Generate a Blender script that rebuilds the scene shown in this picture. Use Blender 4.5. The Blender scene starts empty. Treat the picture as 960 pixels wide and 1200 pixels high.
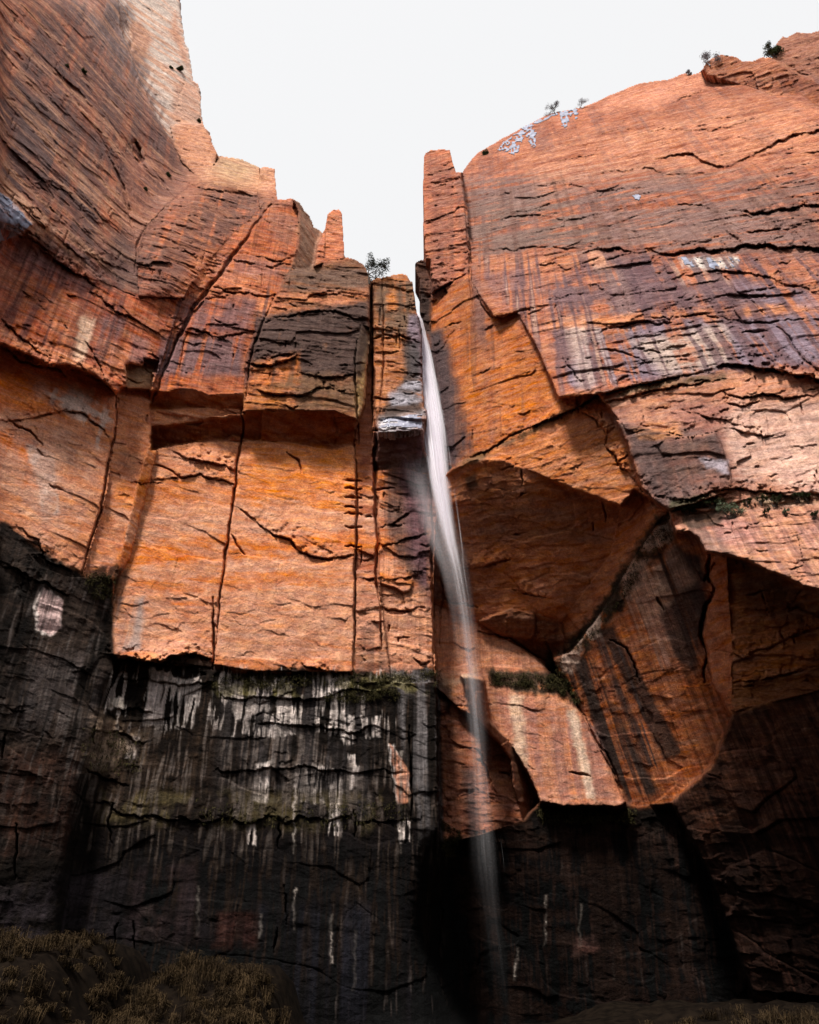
import bpy, bmesh, math, random
import numpy as np
from mathutils import Vector

# ------------------------------------------------------------------ camera, sky, sun, exposure
sc = bpy.context.scene
COL = sc.collection
PITCH = math.radians(32.0)
FPX = 800.0                      # focal length in pixels of the 960 x 1200 photograph
CAM = np.array([0.0, 0.0, 2.0])
cd = bpy.data.cameras.new("Camera")
cam = bpy.data.objects.new("Camera", cd); COL.objects.link(cam)
cam.location = CAM; cam.rotation_euler = (math.pi/2 + PITCH, 0, 0)
cd.sensor_fit = 'VERTICAL'; cd.sensor_height = 24.0; cd.sensor_width = 24.0; cd.lens = 24.0*FPX/1200.0
cd.clip_start = 0.1; cd.clip_end = 3000
sc.camera = cam

SUN_EL, SUN_AZ = math.radians(56), math.radians(205)     # azimuth clockwise from +Y: behind and left of the camera
w = bpy.data.worlds.new("World"); sc.world = w; w.use_nodes = True
nt = w.node_tree; nt.nodes.clear()
sky = nt.nodes.new('ShaderNodeTexSky'); sky.sky_type = 'NISHITA'; sky.sun_disc = False
sky.sun_elevation = SUN_EL; sky.sun_rotation = SUN_AZ; sky.dust_density = 3.0
hs = nt.nodes.new('ShaderNodeHueSaturation'); hs.inputs['Saturation'].default_value = 0.25
mx = nt.nodes.new('ShaderNodeMixRGB'); mx.inputs[0].default_value = 0.85; mx.inputs[2].default_value = (6.35, 6.35, 6.4, 1)   # high white cloud
bg = nt.nodes.new('ShaderNodeBackground'); bg.inputs[1].default_value = 0.064
wo = nt.nodes.new('ShaderNodeOutputWorld')
nt.links.new(sky.outputs[0], hs.inputs['Color']); nt.links.new(hs.outputs[0], mx.inputs[1])
nt.links.new(mx.outputs[0], bg.inputs[0]); nt.links.new(bg.outputs[0], wo.inputs[0])
sl = bpy.data.lights.new("Sun", 'SUN'); sl.energy = 2.8; sl.angle = math.radians(10); sl.color = (1.0, 0.95, 0.88)
so = bpy.data.objects.new("Sun", sl); COL.objects.link(so)
sd = Vector((math.sin(SUN_AZ)*math.cos(SUN_EL), math.cos(SUN_AZ)*math.cos(SUN_EL), math.sin(SUN_EL)))
so.rotation_euler = sd.to_track_quat('Z', 'Y').to_euler()
sc.view_settings.view_transform = 'Standard'; sc.view_settings.look = 'None'
sc.view_settings.gamma = 1.0; sc.view_settings.exposure = 1.32
sc.render.engine = 'CYCLES'
sc.cycles.transparent_max_bounces = 64; sc.cycles.max_bounces = 6; sc.cycles.diffuse_bounces = 4
sc.cycles.use_denoising = True

rng = np.random.default_rng(7); random.seed(7)

# ------------------------------------------------------------------ noise
def _h(ix, iy, iz, s):
    n = (ix.astype(np.uint32)*np.uint32(374761393)) ^ (iy.astype(np.uint32)*np.uint32(668265263)) ^ (iz.astype(np.uint32)*np.uint32(2147483647 & 1274126177)) ^ np.uint32((s*974634777) & 0xffffffff)
    n = (n ^ (n >> np.uint32(13)))*np.uint32(1274126177)
    n = n ^ (n >> np.uint32(16))
    n = n*np.uint32(2246822519); n = n ^ (n >> np.uint32(15))
    return (n & np.uint32(0xffffff)).astype(np.float32)*np.float32(1/16777215.0)
def noise2(x, y, s=0):
    xi = np.floor(x); yi = np.floor(y)
    fx = (x-xi).astype(np.float32); fy = (y-yi).astype(np.float32)
    xi = xi.astype(np.int64); yi = yi.astype(np.int64); z = np.zeros_like(xi)
    fx = fx*fx*(3-2*fx); fy = fy*fy*(3-2*fy)
    a = _h(xi, yi, z, s); b = _h(xi+1, yi, z, s); c = _h(xi, yi+1, z, s); d = _h(xi+1, yi+1, z, s)
    return (a+(b-a)*fx)*(1-fy)+(c+(d-c)*fx)*fy
def fbm2(x, y, s=0, o=4, g=0.5):
    r = 0; a = 1; t = 0
    for i in range(o):
        r = r+a*noise2(x*2**i+17.3*i, y*2**i-9.1*i, s+i*31); t += a; a *= g
    return r/t
def cells(u, v, s=0):
    """jittered cells: (random value of the nearest cell, local tilt, distance to the border)"""
    ui = np.floor(u).astype(np.int64); vi = np.floor(v).astype(np.int64)
    d1 = np.full(u.shape, 9.0, np.float32); d2 = d1.copy(); val = np.zeros(u.shape, np.float32)
    lx = np.zeros(u.shape, np.float32); ly = np.zeros(u.shape, np.float32); z = np.zeros_like(ui)
    for i in (-1, 0, 1):
        for j in (-1, 0, 1):
            ci, cj = ui+i, vi+j
            dx = (u-(ci+_h(ci, cj, z, s))).astype(np.float32); dy = (v-(cj+_h(ci, cj, z, s+5))).astype(np.float32)
            d = np.maximum(np.abs(dx), np.abs(dy))*0.75+0.25*np.hypot(dx, dy)
            r = _h(ci, cj, z, s+9); n = d < d1
            d2 = np.where(n, d1, np.minimum(d2, d)); d1 = np.where(n, d, d1)
            val = np.where(n, r, val); lx = np.where(n, dx, lx); ly = np.where(n, dy, ly)
    return val, lx, ly, d2-d1
def sstep(a, b, x):
    t = np.clip((x-a)/(b-a), 0, 1); return t*t*(3-2*t)

# ------------------------------------------------------------------ rays and planes
cp, sp = math.cos(PITCH), math.sin(PITCH)
def ray(px, py):
    a = (np.asarray(px, float)-480)/FPX; b = (600-np.asarray(py, float))/FPX
    return a, cp-b*sp, sp+b*cp
def point(px, py, Y):
    """the place in the world seen at a spot of the photograph and Y metres ahead"""
    x, y, z = ray(px, py); k = Y/y
    return np.stack([x*k+CAM[0], y*k+CAM[1], z*k+CAM[2]], -1)
FAC = {}
class Facet: pass
def plane_of(az, tilt, px, py, Y):
    A, T = math.radians(az), math.radians(tilt)
    n = np.array([math.sin(A)*math.cos(T), -math.cos(A)*math.cos(T), math.sin(T)])
    P = point(px, py, Y); return n, float(n@(P-CAM))
def t_plane(pl, px, py):
    n, d = pl; x, y, z = ray(px, py)
    return d/(n[0]*x+n[1]*y+n[2]*z)
def Y_of(name, px, py):
    f = FAC[name]; return float(t_plane(f.pl, px, py)*ray(px, py)[1])
ORDER = []
def F(name, poly, anchor, ref, off, az, tilt, col, rough=1.0, strat=1.0, block=1.0, grp='L', stk=0.04):
    f = Facet(); Y = off if ref is None else Y_of(ref, *anchor)-off
    f.pl = plane_of(az, tilt, anchor[0], anchor[1], Y); f.az = az; f.tilt = tilt; f.poly = poly; f.col = col
    f.rough, f.strat, f.block, f.grp, f.stk = rough, strat, block, grp, stk
    FAC[name] = f; ORDER.append(name)

# rock colours (linear albedo)
ORANGE = (0.58, 0.235, 0.125); PINK = (0.50, 0.235, 0.145); DEEP = (0.40, 0.120, 0.042); RED = (0.36, 0.095, 0.045)
SALMON = (0.44, 0.150, 0.083); TAN = (0.42, 0.255, 0.155); BLACK = (0.0075, 0.0048, 0.0035); BROWN = (0.20, 0.085, 0.045)
VARN = (0.165, 0.075, 0.058); GREY = (0.26, 0.22, 0.20); DARKR = (0.085, 0.040, 0.028)

# ---- base of the alcove
F('D2', [(275,500),(425,500),(418,800),(245,800),(250,785),(262,690),(283,515)], (340,650), None, 56.0, 6, 2, ORANGE, .25, .04, .2)
F('E2', [(60,700),(133,775),(245,778),(300,787),(400,788),(520,778),(522,1000),(560,1020),(600,1300),(-300,1300),(-300,900)], (340,788), 'D2', -0.6, 4, -7, BLACK, .9, .15, .2, stk=1.2)
F('E1', [(-300,560),(0,608),(60,648),(98,668),(133,690),(134,790),(110,900),(85,1000),(60,1300),(-300,1300)], (125,720), 'E2', 2.0, 38, -4, BLACK, .9, .15, .2, stk=1.2)
F('D1', [(176,500),(285,500),(283,520),(262,690),(250,783),(185,776),(130,766),(133,700),(150,655),(180,540)], (268,650), 'D2', -0.3, 15, 2, ORANGE, .25, .06, .25)
F('Dc', [(166,520),(183,505),(184,530),(152,655),(134,676)], (168,600), 'D1', 0.4, 62, 0, (.52,.17,.05), .3, .1, .15)
F('D0', [(137,455),(180,455),(182,505),(168,540),(138,668),(104,676),(98,672),(125,580),(136,500)], (165,580), 'Dc', 0.0, 22, 2, (.50,.19,.10), .35, .15, .4)
F('L0', [(-300,330),(0,400),(60,425),(110,440),(138,458),(135,500),(124,580),(98,672),(60,650),(0,612),(-300,560)], (122,580), 'D0', 0.5, 36, 3, ORANGE, .3, .2, .2)
# ---- band, left wall
F('B', [(-300,120),(0,262),(40,278),(115,325),(165,345),(215,345),(188,430),(180,468),(178,428),(150,424),(148,447),(136,463),(128,452),(110,438),(78,423),(60,430),(35,416),(0,403),(-300,300)], (100,440), 'L0', 2.4, 37, 6, RED, .7, .5, .35, stk=.8)
F('A', [(-300,-300),(205,-300),(212,0),(216,50),(222,65),(226,95),(236,110),(238,145),(245,155),(256,182),(285,190),(305,215),(300,250),(250,300),(215,350),(165,350),(115,328),(40,282),(0,266),(-300,130)], (115,320), 'B', 0.3, 56, 12, VARN, 1.0, 1.0, .7, stk=.2)
F('A2', [(128,-300),(206,-300),(211,0),(214,28),(217,50),(222,64),(226,92),(235,108),(238,145),(246,160),(235,200),(215,185),(185,140),(160,85),(140,30)], (165,110), 'A', -2.5, 34, 8, (.54,.43,.37), .7, .8, .5)
F('A3', [(199,147),(215,144),(238,145),(245,156),(256,182),(246,203),(232,207),(214,192),(204,170)], (215,175), 'A2', 1.0, 12, 6, PINK, .7, .4, .6)
F('A5', [(160,300),(172,265),(195,240),(225,215),(245,212),(300,218),(318,238),(318,250),(270,280),(250,300),(215,350),(163,347)], (165,320), 'B', 0.2, 22, 12, SALMON, 1.3, 1.2, 1.0)
F('A4', [(232,207),(246,200),(258,183),(285,188),(305,196),(322,198),(325,232),(300,221),(285,221),(262,219),(236,213)], (270,215), 'A5', 0.0, 18, 16, TAN, .5, .9, .2)
F('A6', [(305,196),(322,197),(325,232),(318,240),(304,246),(302,225)], (306,225), 'A4', 0.2, 10, 6, PINK, .7, .4, .5)
F('Ah', [(154,167),(163,165),(170,179),(169,190),(161,194),(156,180)], (162,166), 'A', -1.6, 40, -20, (.10,.035,.022), .5, .3, .4)  # hole: recess shade put into a dark colour as well as depth
F('Bh', [(168,419),(187,423),(184,437),(169,434)], (176,420), 'B', -1.2, 10, -10, (.12,.045,.025), .5, .3, .3)  # square hole, its shade also painted as a dark colour
F('Bb', [(148,428),(168,430),(180,440),(178,456),(150,455)], (160,450), 'D0', .9, 20, 4, (.48,.24,.13), .6, .4, .9)
# ---- buttress
F('CU2', [(177,497),(196,497),(230,492),(240,487),(283,480),(340,478),(393,480),(418,490),(422,520),(387,528),(340,519),(287,516),(230,518),(205,522),(177,528)], (340,518), 'D2', 0.0, 8, -56, (.23,.068,.028), 1.0, .7, .8)  # overhang underside: base colour darkened to deepen its shade
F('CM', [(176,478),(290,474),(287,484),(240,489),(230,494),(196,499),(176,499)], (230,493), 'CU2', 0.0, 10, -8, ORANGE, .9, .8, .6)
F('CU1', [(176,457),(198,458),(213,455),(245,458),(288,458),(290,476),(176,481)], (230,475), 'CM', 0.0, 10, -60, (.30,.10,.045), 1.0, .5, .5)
F('C1', [(270,276),(300,250),(311,236),(322,234),(343,232),(352,248),(350,285),(342,318),(325,345),(296,420),(288,459),(262,461),(245,462),(230,455),(213,453),(198,460),(177,458),(188,430),(215,350),(225,330)], (230,458), 'CU1', 0.0, 14, 5, (.46,.13,.058), .7, .6, .4, stk=.6)
F('C3', [(325,345),(340,315),(347,312),(362,318),(385,302),(404,302),(413,303),(427,310),(434,330),(434,400),(428,460),(424,498),(418,492),(393,482),(340,480),(285,482),(288,420),(296,395)], (340,479), 'CU2', 0.0, 4, 4, BROWN, .9, 1.0, .45, stk=.3)
F('C2', [(343,232),(352,236),(363,253),(373,268),(378,285),(374,298),(362,318),(347,316),(341,316),(350,285),(350,250)], (346,300), 'C1', 0.0, 58, 3, (.27,.17,.12), .7, .4, .5)
F('C2b', [(372,285),(380,272),(404,300),(412,303),(385,306),(368,312)], (385,303), 'C3', 0.0, 15, 10, SALMON, .8, .8, .6)
F('Cc', [(424,380),(432,384),(433,420),(429,450),(427,474),(420,500),(416,470),(419,410)], (424,400), 'C3', 0.0, 48, 0, (.38,.24,.11), .5, .2, .2)
F('SP', [(380,300),(382,268),(384,250),(389,246),(397,246),(401,249),(404,303),(385,306)], (390,300), 'C3', -0.3, 6, 5, (.50,.17,.09), .8, .7, .8, grp='SPIRE')
# ---- chimney and strips
F('S1', [(418,500),(427,474),(430,440),(433,400),(434,330),(438,332),(441,480),(446,700),(458,800),(414,800)], (430,640), 'D2', -0.5, 2, 2, (.36,.13,.075), .6, .3, .4)
F('F4', [(438,470),(500,500),(514,700),(516,800),(458,800),(446,700)], (446,650), 'S1', -0.6, 10, 1, (.44,.16,.08), .5, .35, .4, stk=.6)
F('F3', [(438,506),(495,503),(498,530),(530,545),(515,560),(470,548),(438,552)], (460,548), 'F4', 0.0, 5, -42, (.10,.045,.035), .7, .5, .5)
F('F', [(436,332),(442,328),(447,325),(456,323),(463,321),(477,322),(482,330),(489,368),(491,385),(494,440),(492,480),(443,506),(437,500),(437,400)], (460,506), 'F3', 0.0, 4, 3, (.40,.15,.065), 1.1, .9, 1.0, grp='COL', stk=.4)
F('F2', [(443,488),(462,486),(478,484),(496,482),(497,505),(443,507)], (460,486), 'F', .15, 4, 8, (.50,.46,.48), .7, 1.4, .5, grp='COL')
# ---- right wall
F('H0', [(497,183),(499,179),(504,176),(513,175),(527,176),(531,190),(534,201),(542,202),(548,250),(552,330),(578,370),(605,365),(625,400),(655,465),(640,490),(575,525),(532,547),(515,545),(506,500),(497,440),(495,390),(504,387),(505,357),(503,320),(499,303),(496,262),(497,240)], (505,380), None, 60.0, -30, 3, DEEP, .55, .3, .3, grp='R', stk=.2)
F('H0p', [(497,183),(499,179),(504,176),(513,175),(527,176),(531,190),(534,201),(542,202),(548,250),(551,322),(530,330),(520,345),(504,350),(499,303),(496,262),(497,240)], (504,330), 'H0', 0.6, -14, 5, SALMON, .9, 1.1, .9, grp='R')
F('Hn', [(505,325),(515,328),(525,344),(516,351),(506,353)], (524,344), 'H0', -.9, 25, -20, (.12,.045,.03), .6, .3, .5, grp='R')  # small recess with its shade painted dark besides the depth
F('H1', [(541,203),(550,190),(560,179),(580,167),(597,157),(627,142),(653,131),(680,126),(713,112),(735,103),(760,96),(784,93),(803,85),(840,86),(900,90),(1300,60),(1300,470),(960,437),(900,430),(860,432),(800,440),(740,452),(700,462),(655,467),(628,402),(607,366),(580,372),(553,330),(548,250)], (604,365), 'H0', 0.5, -15, 15, (.385,.140,.082), 1.1, 1.1, .8, grp='R', stk=.12)
F('H2', [(532,546),(575,525),(640,490),(655,466),(700,462),(715,478),(735,505),(750,560),(784,600),(744,580),(732,597),(692,583),(644,563),(586,539),(553,539)], (640,490), 'H0', 0.5, -30, -8, (.50,.18,.075), .55, .3, .3, grp='R')
F('H3', [(700,462),(740,452),(800,440),(860,432),(900,430),(960,437),(1300,470),(1300,600),(960,584),(900,580),(850,592),(800,599),(784,601),(750,560),(735,505),(715,478)], (760,450), 'H1', -.3, -18, 8, (.43,.20,.128), .6, .3, .35, grp='R', stk=.3)
F('H3b', [(722,492),(760,502),(800,512),(838,507),(845,520),(856,552),(856,566),(852,575),(815,588),(775,600),(752,572),(735,520)], (745,530), 'H3', 1.4, -20, -2, (.20,.10,.08), .6, .4, .4, grp='R', stk=.3)
F('K', [(770,607),(784,601),(800,597),(850,591),(900,579),(960,584),(1300,600),(1300,720),(960,684),(941,688),(917,675),(900,670),(876,657),(852,651),(835,649),(827,648),(819,633),(808,625),(793,626),(778,640),(762,640)], (850,591), 'H3', -.2, -16, 26, (.41,.20,.135), .7, .7, .4, grp='R', stk=.8)
F('U', [(525,556),(534,546),(553,537),(586,537),(644,561),(692,581),(732,595),(722,650),(690,690),(658,732),(600,716),(565,731),(540,722),(508,708),(510,640),(518,590)], (620,550), 'H2', 0.0, -22, -36, (.46,.16,.07), .5, .4, .3, grp='R')
F('U2', [(728,594),(744,574),(785,599),(768,625),(738,662),(722,692),(702,722),(670,768),(648,772),(656,732),(688,690),(716,648)], (720,645), 'U', 0.2, -62, -10, (.46,.17,.08), .5, .2, .4, grp='R')
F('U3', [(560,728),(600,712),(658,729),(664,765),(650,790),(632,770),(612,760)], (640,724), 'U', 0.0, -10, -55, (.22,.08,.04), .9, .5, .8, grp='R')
F('L', [(508,706),(540,720),(562,729),(590,747),(615,762),(640,785),(655,800),(675,830),(700,862),(714,900),(730,945),(700,946),(660,945),(628,940),(612,962),(590,972),(560,982),(515,992),(512,800)], (565,733), 'U', 0.0, 0, 4, (.48,.20,.115), .3, .06, .2, grp='R', stk=.5)
F('M', [(515,990),(560,980),(590,970),(612,960),(630,938),(660,944),(700,945),(740,945),(800,940),(900,1000),(1300,1000),(1300,1300),(560,1300),(500,1100)], (620,958), 'L', -1.8, 0, -14, BLACK, .9, .15, .2, grp='R', stk=.8)
F('Ll', [(512,806),(540,832),(573,848),(596,868),(608,890),(612,930),(612,960),(590,970),(516,990)], (560,845), 'L', -1.4, 8, 2, (.36,.14,.085), .8, .7, .6, grp='R', stk=.3)
F('Ls', [(540,790),(566,795),(573,842),(600,873),(618,905),(633,938),(613,962),(602,925),(598,890),(582,868),(555,842)], (600,873), 'L', 0.0, 60, -4, (.30,.12,.07), .8, .4, .5, grp='R')
F('I', [(770,612),(784,599),(793,625),(808,624),(819,632),(827,647),(852,651),(858,750),(858,842),(832,902),(795,942),(745,945),(728,925),(700,855),(655,792),(648,770),(668,765),(702,722),(722,692),(738,662),(765,622)], (735,660), 'U2', 0.4, -44, -23, (.36,.118,.052), .35, .06, .2, grp='R', stk=1)
F('I2', [(826,650),(852,651),(858,750),(858,842),(835,800),(824,745),(834,690)], (830,700), 'I', 0.6, -62, -6, (.46,.16,.075), .4, .15, .3, grp='R')
F('J', [(852,651),(876,657),(900,670),(917,675),(941,688),(960,700),(1300,760),(1300,830),(960,812),(900,826),(858,840),(858,750)], (857,750), 'I2', 0.0, -20, -15, (.46,.165,.065), .9, .6, .5, grp='R')
F('M2', [(858,838),(900,822),(960,808),(1300,800),(1300,1300),(940,1300),(880,1160),(830,1020),(786,940),(832,900)], (857,838), 'J', 0.0, -48, -24, (.030,.013,.009), 1.0, .3, .7, grp='R', stk=1.2)
# ---- caprock and the block in the slot
F('N1', [(823,81),(828,73),(833,69),(846,64),(863,67),(870,72),(882,71),(906,67),(930,72),(1000,90),(1300,150),(1300,260),(1000,150),(960,126),(940,112),(905,112),(880,102),(848,94),(843,92),(828,88)], (860,92), 'H1', 1.3, -22, -8, (.40,.155,.09), .8, .6, .6, grp='CAP')
F('N2', [(905,69),(910,50),(917,42),(922,44),(933,38),(960,36),(1300,30),(1300,200),(1000,110),(960,98),(930,84)], (930,84), 'N1', -1.5, -16, 4, (.28,.12,.08), .9, .7, 1.0, grp='CAP')
F('Q', [(486,309),(489,306),(494,305),(499,303),(504,303),(506,357),(504,388),(497,385),(492,372),(493,350),(491,325),(487,316)], (500,350), 'H0', -1.6, 6, -3, DARKR, 1.0, .5, 1.0, grp='CHOCK')

OUT = {  # outlines per mass: only these are cut against the sky
}
print('junctions', {k: round(Y_of(k, *p), 1) for k, p in dict(B=(180,460), C1=(180,460), A=(160,60), A2=(200,20), C3=(430,400), F=(440,400), H0=(500,380), H1=(950,90), K=(950,680), M=(700,1150), M2=(900,1150), E2=(300,1150), E1=(20,1150), J=(950,800), L=(520,800), F4=(510,780), D2=(420,780)).items()})

# ------------------------------------------------------------------ raster of facets
def axis(a0, a1, e0, e1, h, H):
    m = np.arange(a0, a1+1e-6, h); l = np.arange(e0, a0-1e-6, H); r = np.arange(a1+H, e1, H)
    return np.concatenate([l[l < a0-1e-3], m, r])
STEP = 1.0
xs = axis(-12, 972, -280, 1260, STEP, 8.0); ys = axis(-12, 1212, -200, 1290, STEP, 8.0)
PX, PY = np.meshgrid(xs, ys); NX, NY = len(xs), len(ys)

def inside(poly, X, Y):
    r = np.zeros(X.shape, bool); n = len(poly)
    for i in range(n):
        x0, y0 = poly[i]; x1, y1 = poly[(i+1) % n]
        if y0 == y1: continue
        c = ((y0 > Y) != (y1 > Y)) & (X < (x1-x0)*(Y-y0)/(y1-y0)+x0); r ^= c
    return r
def segdist(X, Y, x0, y0, x1, y1):
    dx, dy = x1-x0, y1-y0; L = dx*dx+dy*dy+1e-9
    t = np.clip(((X-x0)*dx+(Y-y0)*dy)/L, 0, 1)
    return np.hypot(X-x0-t*dx, Y-y0-t*dy), t, ((X-x0)*dy-(Y-y0)*dx)
# jagged warp of the outlines, in degrees of rock rather than straight edges
wx = (fbm2(PX/9, PY/9, 3, 4, .6)-.5)*6.0; wy = (fbm2(PX/9, PY/9, 11, 4, .6)-.5)*6.0
jx, jy = wx*.40, wy*.40
wz = (fbm2(PX/2.6, PY/2.6, 15, 2, .6)-.5)*2.2; wq = (fbm2(PX/2.6, PY/2.6, 19, 2, .6)-.5)*2.2
fid = np.full(PX.shape, -1, np.int16)
for k, name in enumerate(ORDER):
    p = FAC[name].poly; a = np.array(p)
    bb = (PX > a[:, 0].min()-6) & (PX < a[:, 0].max()+6) & (PY > a[:, 1].min()-6) & (PY < a[:, 1].max()+6)
    m = np.zeros(PX.shape, bool); m[bb] = inside(p, PX[bb]+jx[bb], PY[bb]+jy[bb]); fid[m] = k
# sky outline
SKYL = [(205,-400),(211,-12),(212,0),(214,28),(217,50),(221,56),(222,66),(225,80),(226,94),(232,98),(236,108),(235,122),(238,143),(240,150),(246,155),(250,170),(256,182),(262,183),(285,187),(305,196),(312,195),(322,198),(323,215),(325,234),(334,233),(343,232),(352,237),(357,246),(363,253),(368,266),(373,268),(378,273),(381,268),(384,251),(389,246),(397,245),(401,249),(402,270),(404,301),(413,303),(420,306),(427,310),(431,319),(435,329),(441,326),(447,325),(456,323),(463,321),(472,321),(477,322),(480,329),(483,330),(486,350),(489,369),(491,372),(493,368),(492,345),(491,325),(487,317),(486,309),(489,306),(499,303),(497,280),(496,262),(497,245),(496,215),(497,183),(499,179),(504,176),(513,175),(521,175),(527,176),(530,186),(534,201),(542,202),(549,191),(560,179),(570,173),(580,167),(597,157),(610,150),(627,142),(640,135),(653,131),(668,129),(680,126),(696,120),(713,112),(735,103),(748,98),(760,96),(784,93),(803,85),(810,88),(819,85),(823,81),(828,73),(833,69),(840,65),(846,64),(857,66),(863,67),(870,72),(882,71),(894,67),(906,68),(908,58),(910,50),(917,42),(922,44),(933,38),(948,39),(960,36),(1300,20),(1300,-400)]
def sdf_poly(poly, X, Y, lim):
    a = np.array(poly, float); d = np.full(X.shape, lim, np.float64)
    for i in range(len(a)):
        x0, y0 = a[i]; x1, y1 = a[(i+1) % len(a)]
        bb = (X > min(x0, x1)-lim) & (X < max(x0, x1)+lim) & (Y > min(y0, y1)-lim) & (Y < max(y0, y1)+lim)
        if not bb.any(): continue
        dd, _, _ = segdist(X[bb], Y[bb], x0, y0, x1, y1); d[bb] = np.minimum(d[bb], dd)
    return np.where(inside(poly, X, Y), d, -d)
sk = sdf_poly(SKYL, PX+wx*.30, PY+wy*.30, 6.0)            # >0 in the sky
# fill holes: nearest facet by sweeping
sky = sk > 0
hole = (fid < 0) & ~sky
for it in range(60):
    if not hole.any(): break
    for ax, sh in ((0, 1), (0, -1), (1, 1), (1, -1)):
        r = np.roll(fid, sh, ax); m = (fid < 0) & (r >= 0); fid[m] = r[m]
    hole = (fid < 0) & ~sky
# let facets reach a little into the sky so that the rim can be snapped
for it in range(6):
    for ax, sh in ((0, 1), (0, -1), (1, 1), (1, -1)):
        r = np.roll(fid, sh, ax); m = (fid < 0) & (r >= 0); fid[m] = r[m]
fid = np.maximum(fid, 0)
# snap the vertices next to the outline onto it
gy, gx = np.gradient(sk, ys, xs)
gl = np.hypot(gx, gy)+1e-6
near = (np.abs(sk) < STEP*0.55) & (PX > -10) & (PX < 970) & (PY > -10)
PXs = np.where(near, PX-sk*gx/gl/np.maximum(gl, .6), PX); PYs = np.where(near, PY-sk*gy/gl/np.maximum(gl, .6), PY)

P_n = np.array([FAC[n].pl[0] for n in ORDER]); P_d = np.array([FAC[n].pl[1] for n in ORDER])
azs = np.radians([FAC[n].az for n in ORDER])[fid]
RX, RY, RZ = ray(PXs, PYs)
nn = P_n[fid]
den = nn[..., 0]*RX+nn[..., 1]*RY+nn[..., 2]*RZ
inv = den/P_d[fid]                                         # inverse depth, affine over the picture of a plane
lim = np.clip(inv, 1/260.0, 1/14.0); inv = lim

def blur(a, r):
    """three box passes over the fine grid"""
    for _ in range(3):
        for ax in (0, 1):
            c = np.cumsum(np.concatenate([np.repeat(np.take(a, [0], ax), r+1, ax), a, np.repeat(np.take(a, [-1], ax), r, ax)], ax), ax)
            n = a.shape[ax]
            a = (np.take(c, np.arange(2*r+1, 2*r+1+n), ax)-np.take(c, np.arange(0, n), ax))/(2*r+1)
    return a
def coverage(poly, fe, warp=1.0, lim=None):
    lim = lim or fe+2
    s = sdf_poly(poly, PX+wx*warp, PY+wy*warp, lim); return sstep(-fe, fe, s)
# rounded ground: regions where facets flow into each other
b1 = blur(inv, 1); inv = inv*.8+b1*.2
SOFT = [([(-300,-300),(120,-300),(150,60),(215,190),(320,215),(320,250),(215,350),(165,380),(60,330),(-300,200)], 12, 14),
        ([(520,560),(600,545),(690,600),(770,620),(720,690),(660,760),(600,720),(530,715)], 12, 10),
        ([(820,560),(960,560),(1300,560),(1300,610),(960,612),(790,612)], 5, 8),
        ([(-300,420),(0,440),(120,470),(120,660),(0,640),(-300,600)], 10, 12),
        ([(470,985),(600,985),(620,1290),(430,1290)], 14, 14),
        ([(60,800),(135,800),(120,1300),(0,1300)], 10, 10),
        ]
for poly, r, fe in SOFT:
    c = coverage(poly, fe); bb = blur(inv, r); inv = inv*(1-c)+bb*c
t0 = 1/inv
X = RX*t0+CAM[0]; Y = RY*t0+CAM[1]; Z = RZ*t0+CAM[2]
ca, sa = np.cos(azs), np.sin(azs)
U = X*ca+Y*sa
rough = np.array([FAC[n].rough for n in ORDER])[fid]; strat = np.array([FAC[n].strat for n in ORDER])[fid]; block = np.array([FAC[n].block for n in ORDER])[fid]
stkf = np.array([FAC[n].stk for n in ORDER])[fid]
rough = blur(rough, 3); strat = blur(strat, 3); block = blur(block, 3); stkf = blur(stkf, 3)

# ------------------------------------------------------------------ relief (metres towards the viewer)
D = np.zeros(PX.shape)
D += (fbm2(U/14, Z/11, 40, 3, .45)-.5)*1.5*rough
D += (fbm2(U/2.6, Z/1.5, 60, 5, .6)-.5)*0.34*rough
dip = 0.10*U+2.2*fbm2(U/22, Z/18, 70, 3)
for per, amp, s in ((4.6, .42, 80), (1.7, .24, 83), (0.7, .11, 86)):
    q = (Z+dip*(.6 if per > 3 else 1.0)+2.6*fbm2(U/7, Z/5, s, 4, .6))/per
    fr = q-np.floor(q); patch = sstep(.44, .60, fbm2(U/(per*2.6), np.floor(q)*7.3+Z*.02, s+1, 3))
    prof = (1-fr)**1.5*sstep(0, .10, fr)
    D += prof*amp*strat*patch
v, lx, ly, bd = cells((U+1.5*fbm2(U/4, Z/4, 90))/6.5, (Z+.1*U+1.2*fbm2(U/5, Z/5, 91))/3.2, 92)
D += ((v-.5)*.9+lx*(v-.5)*1.8+ly*(.5-v)*1.3)*.85*block-.22*block*(1-sstep(0, .05, bd))*sstep(.45, .6, v)
v, lx, ly, bd = cells((U+.6*fbm2(U/2, Z/2, 95))/1.9, (Z+.12*U+.5*fbm2(U/2, Z/2, 96))/.85, 97)
pt = sstep(.42, .6, fbm2(U/8, Z/5, 98, 3))
D += ((v-.5)*.40+lx*(v-.5)*.9+ly*(.5-v)*.7)*.95*block*pt
v, lx, ly, bd = cells((U+.3*fbm2(U, Z, 195))/.75, (Z+.12*U+.3*fbm2(U, Z, 196))/.36, 197)
D += ((v-.5)*.16+lx*(v-.5)*.35+ly*(.5-v)*.25)*block*sstep(.45, .6, fbm2(U/5, Z/3, 198, 3))

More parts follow.
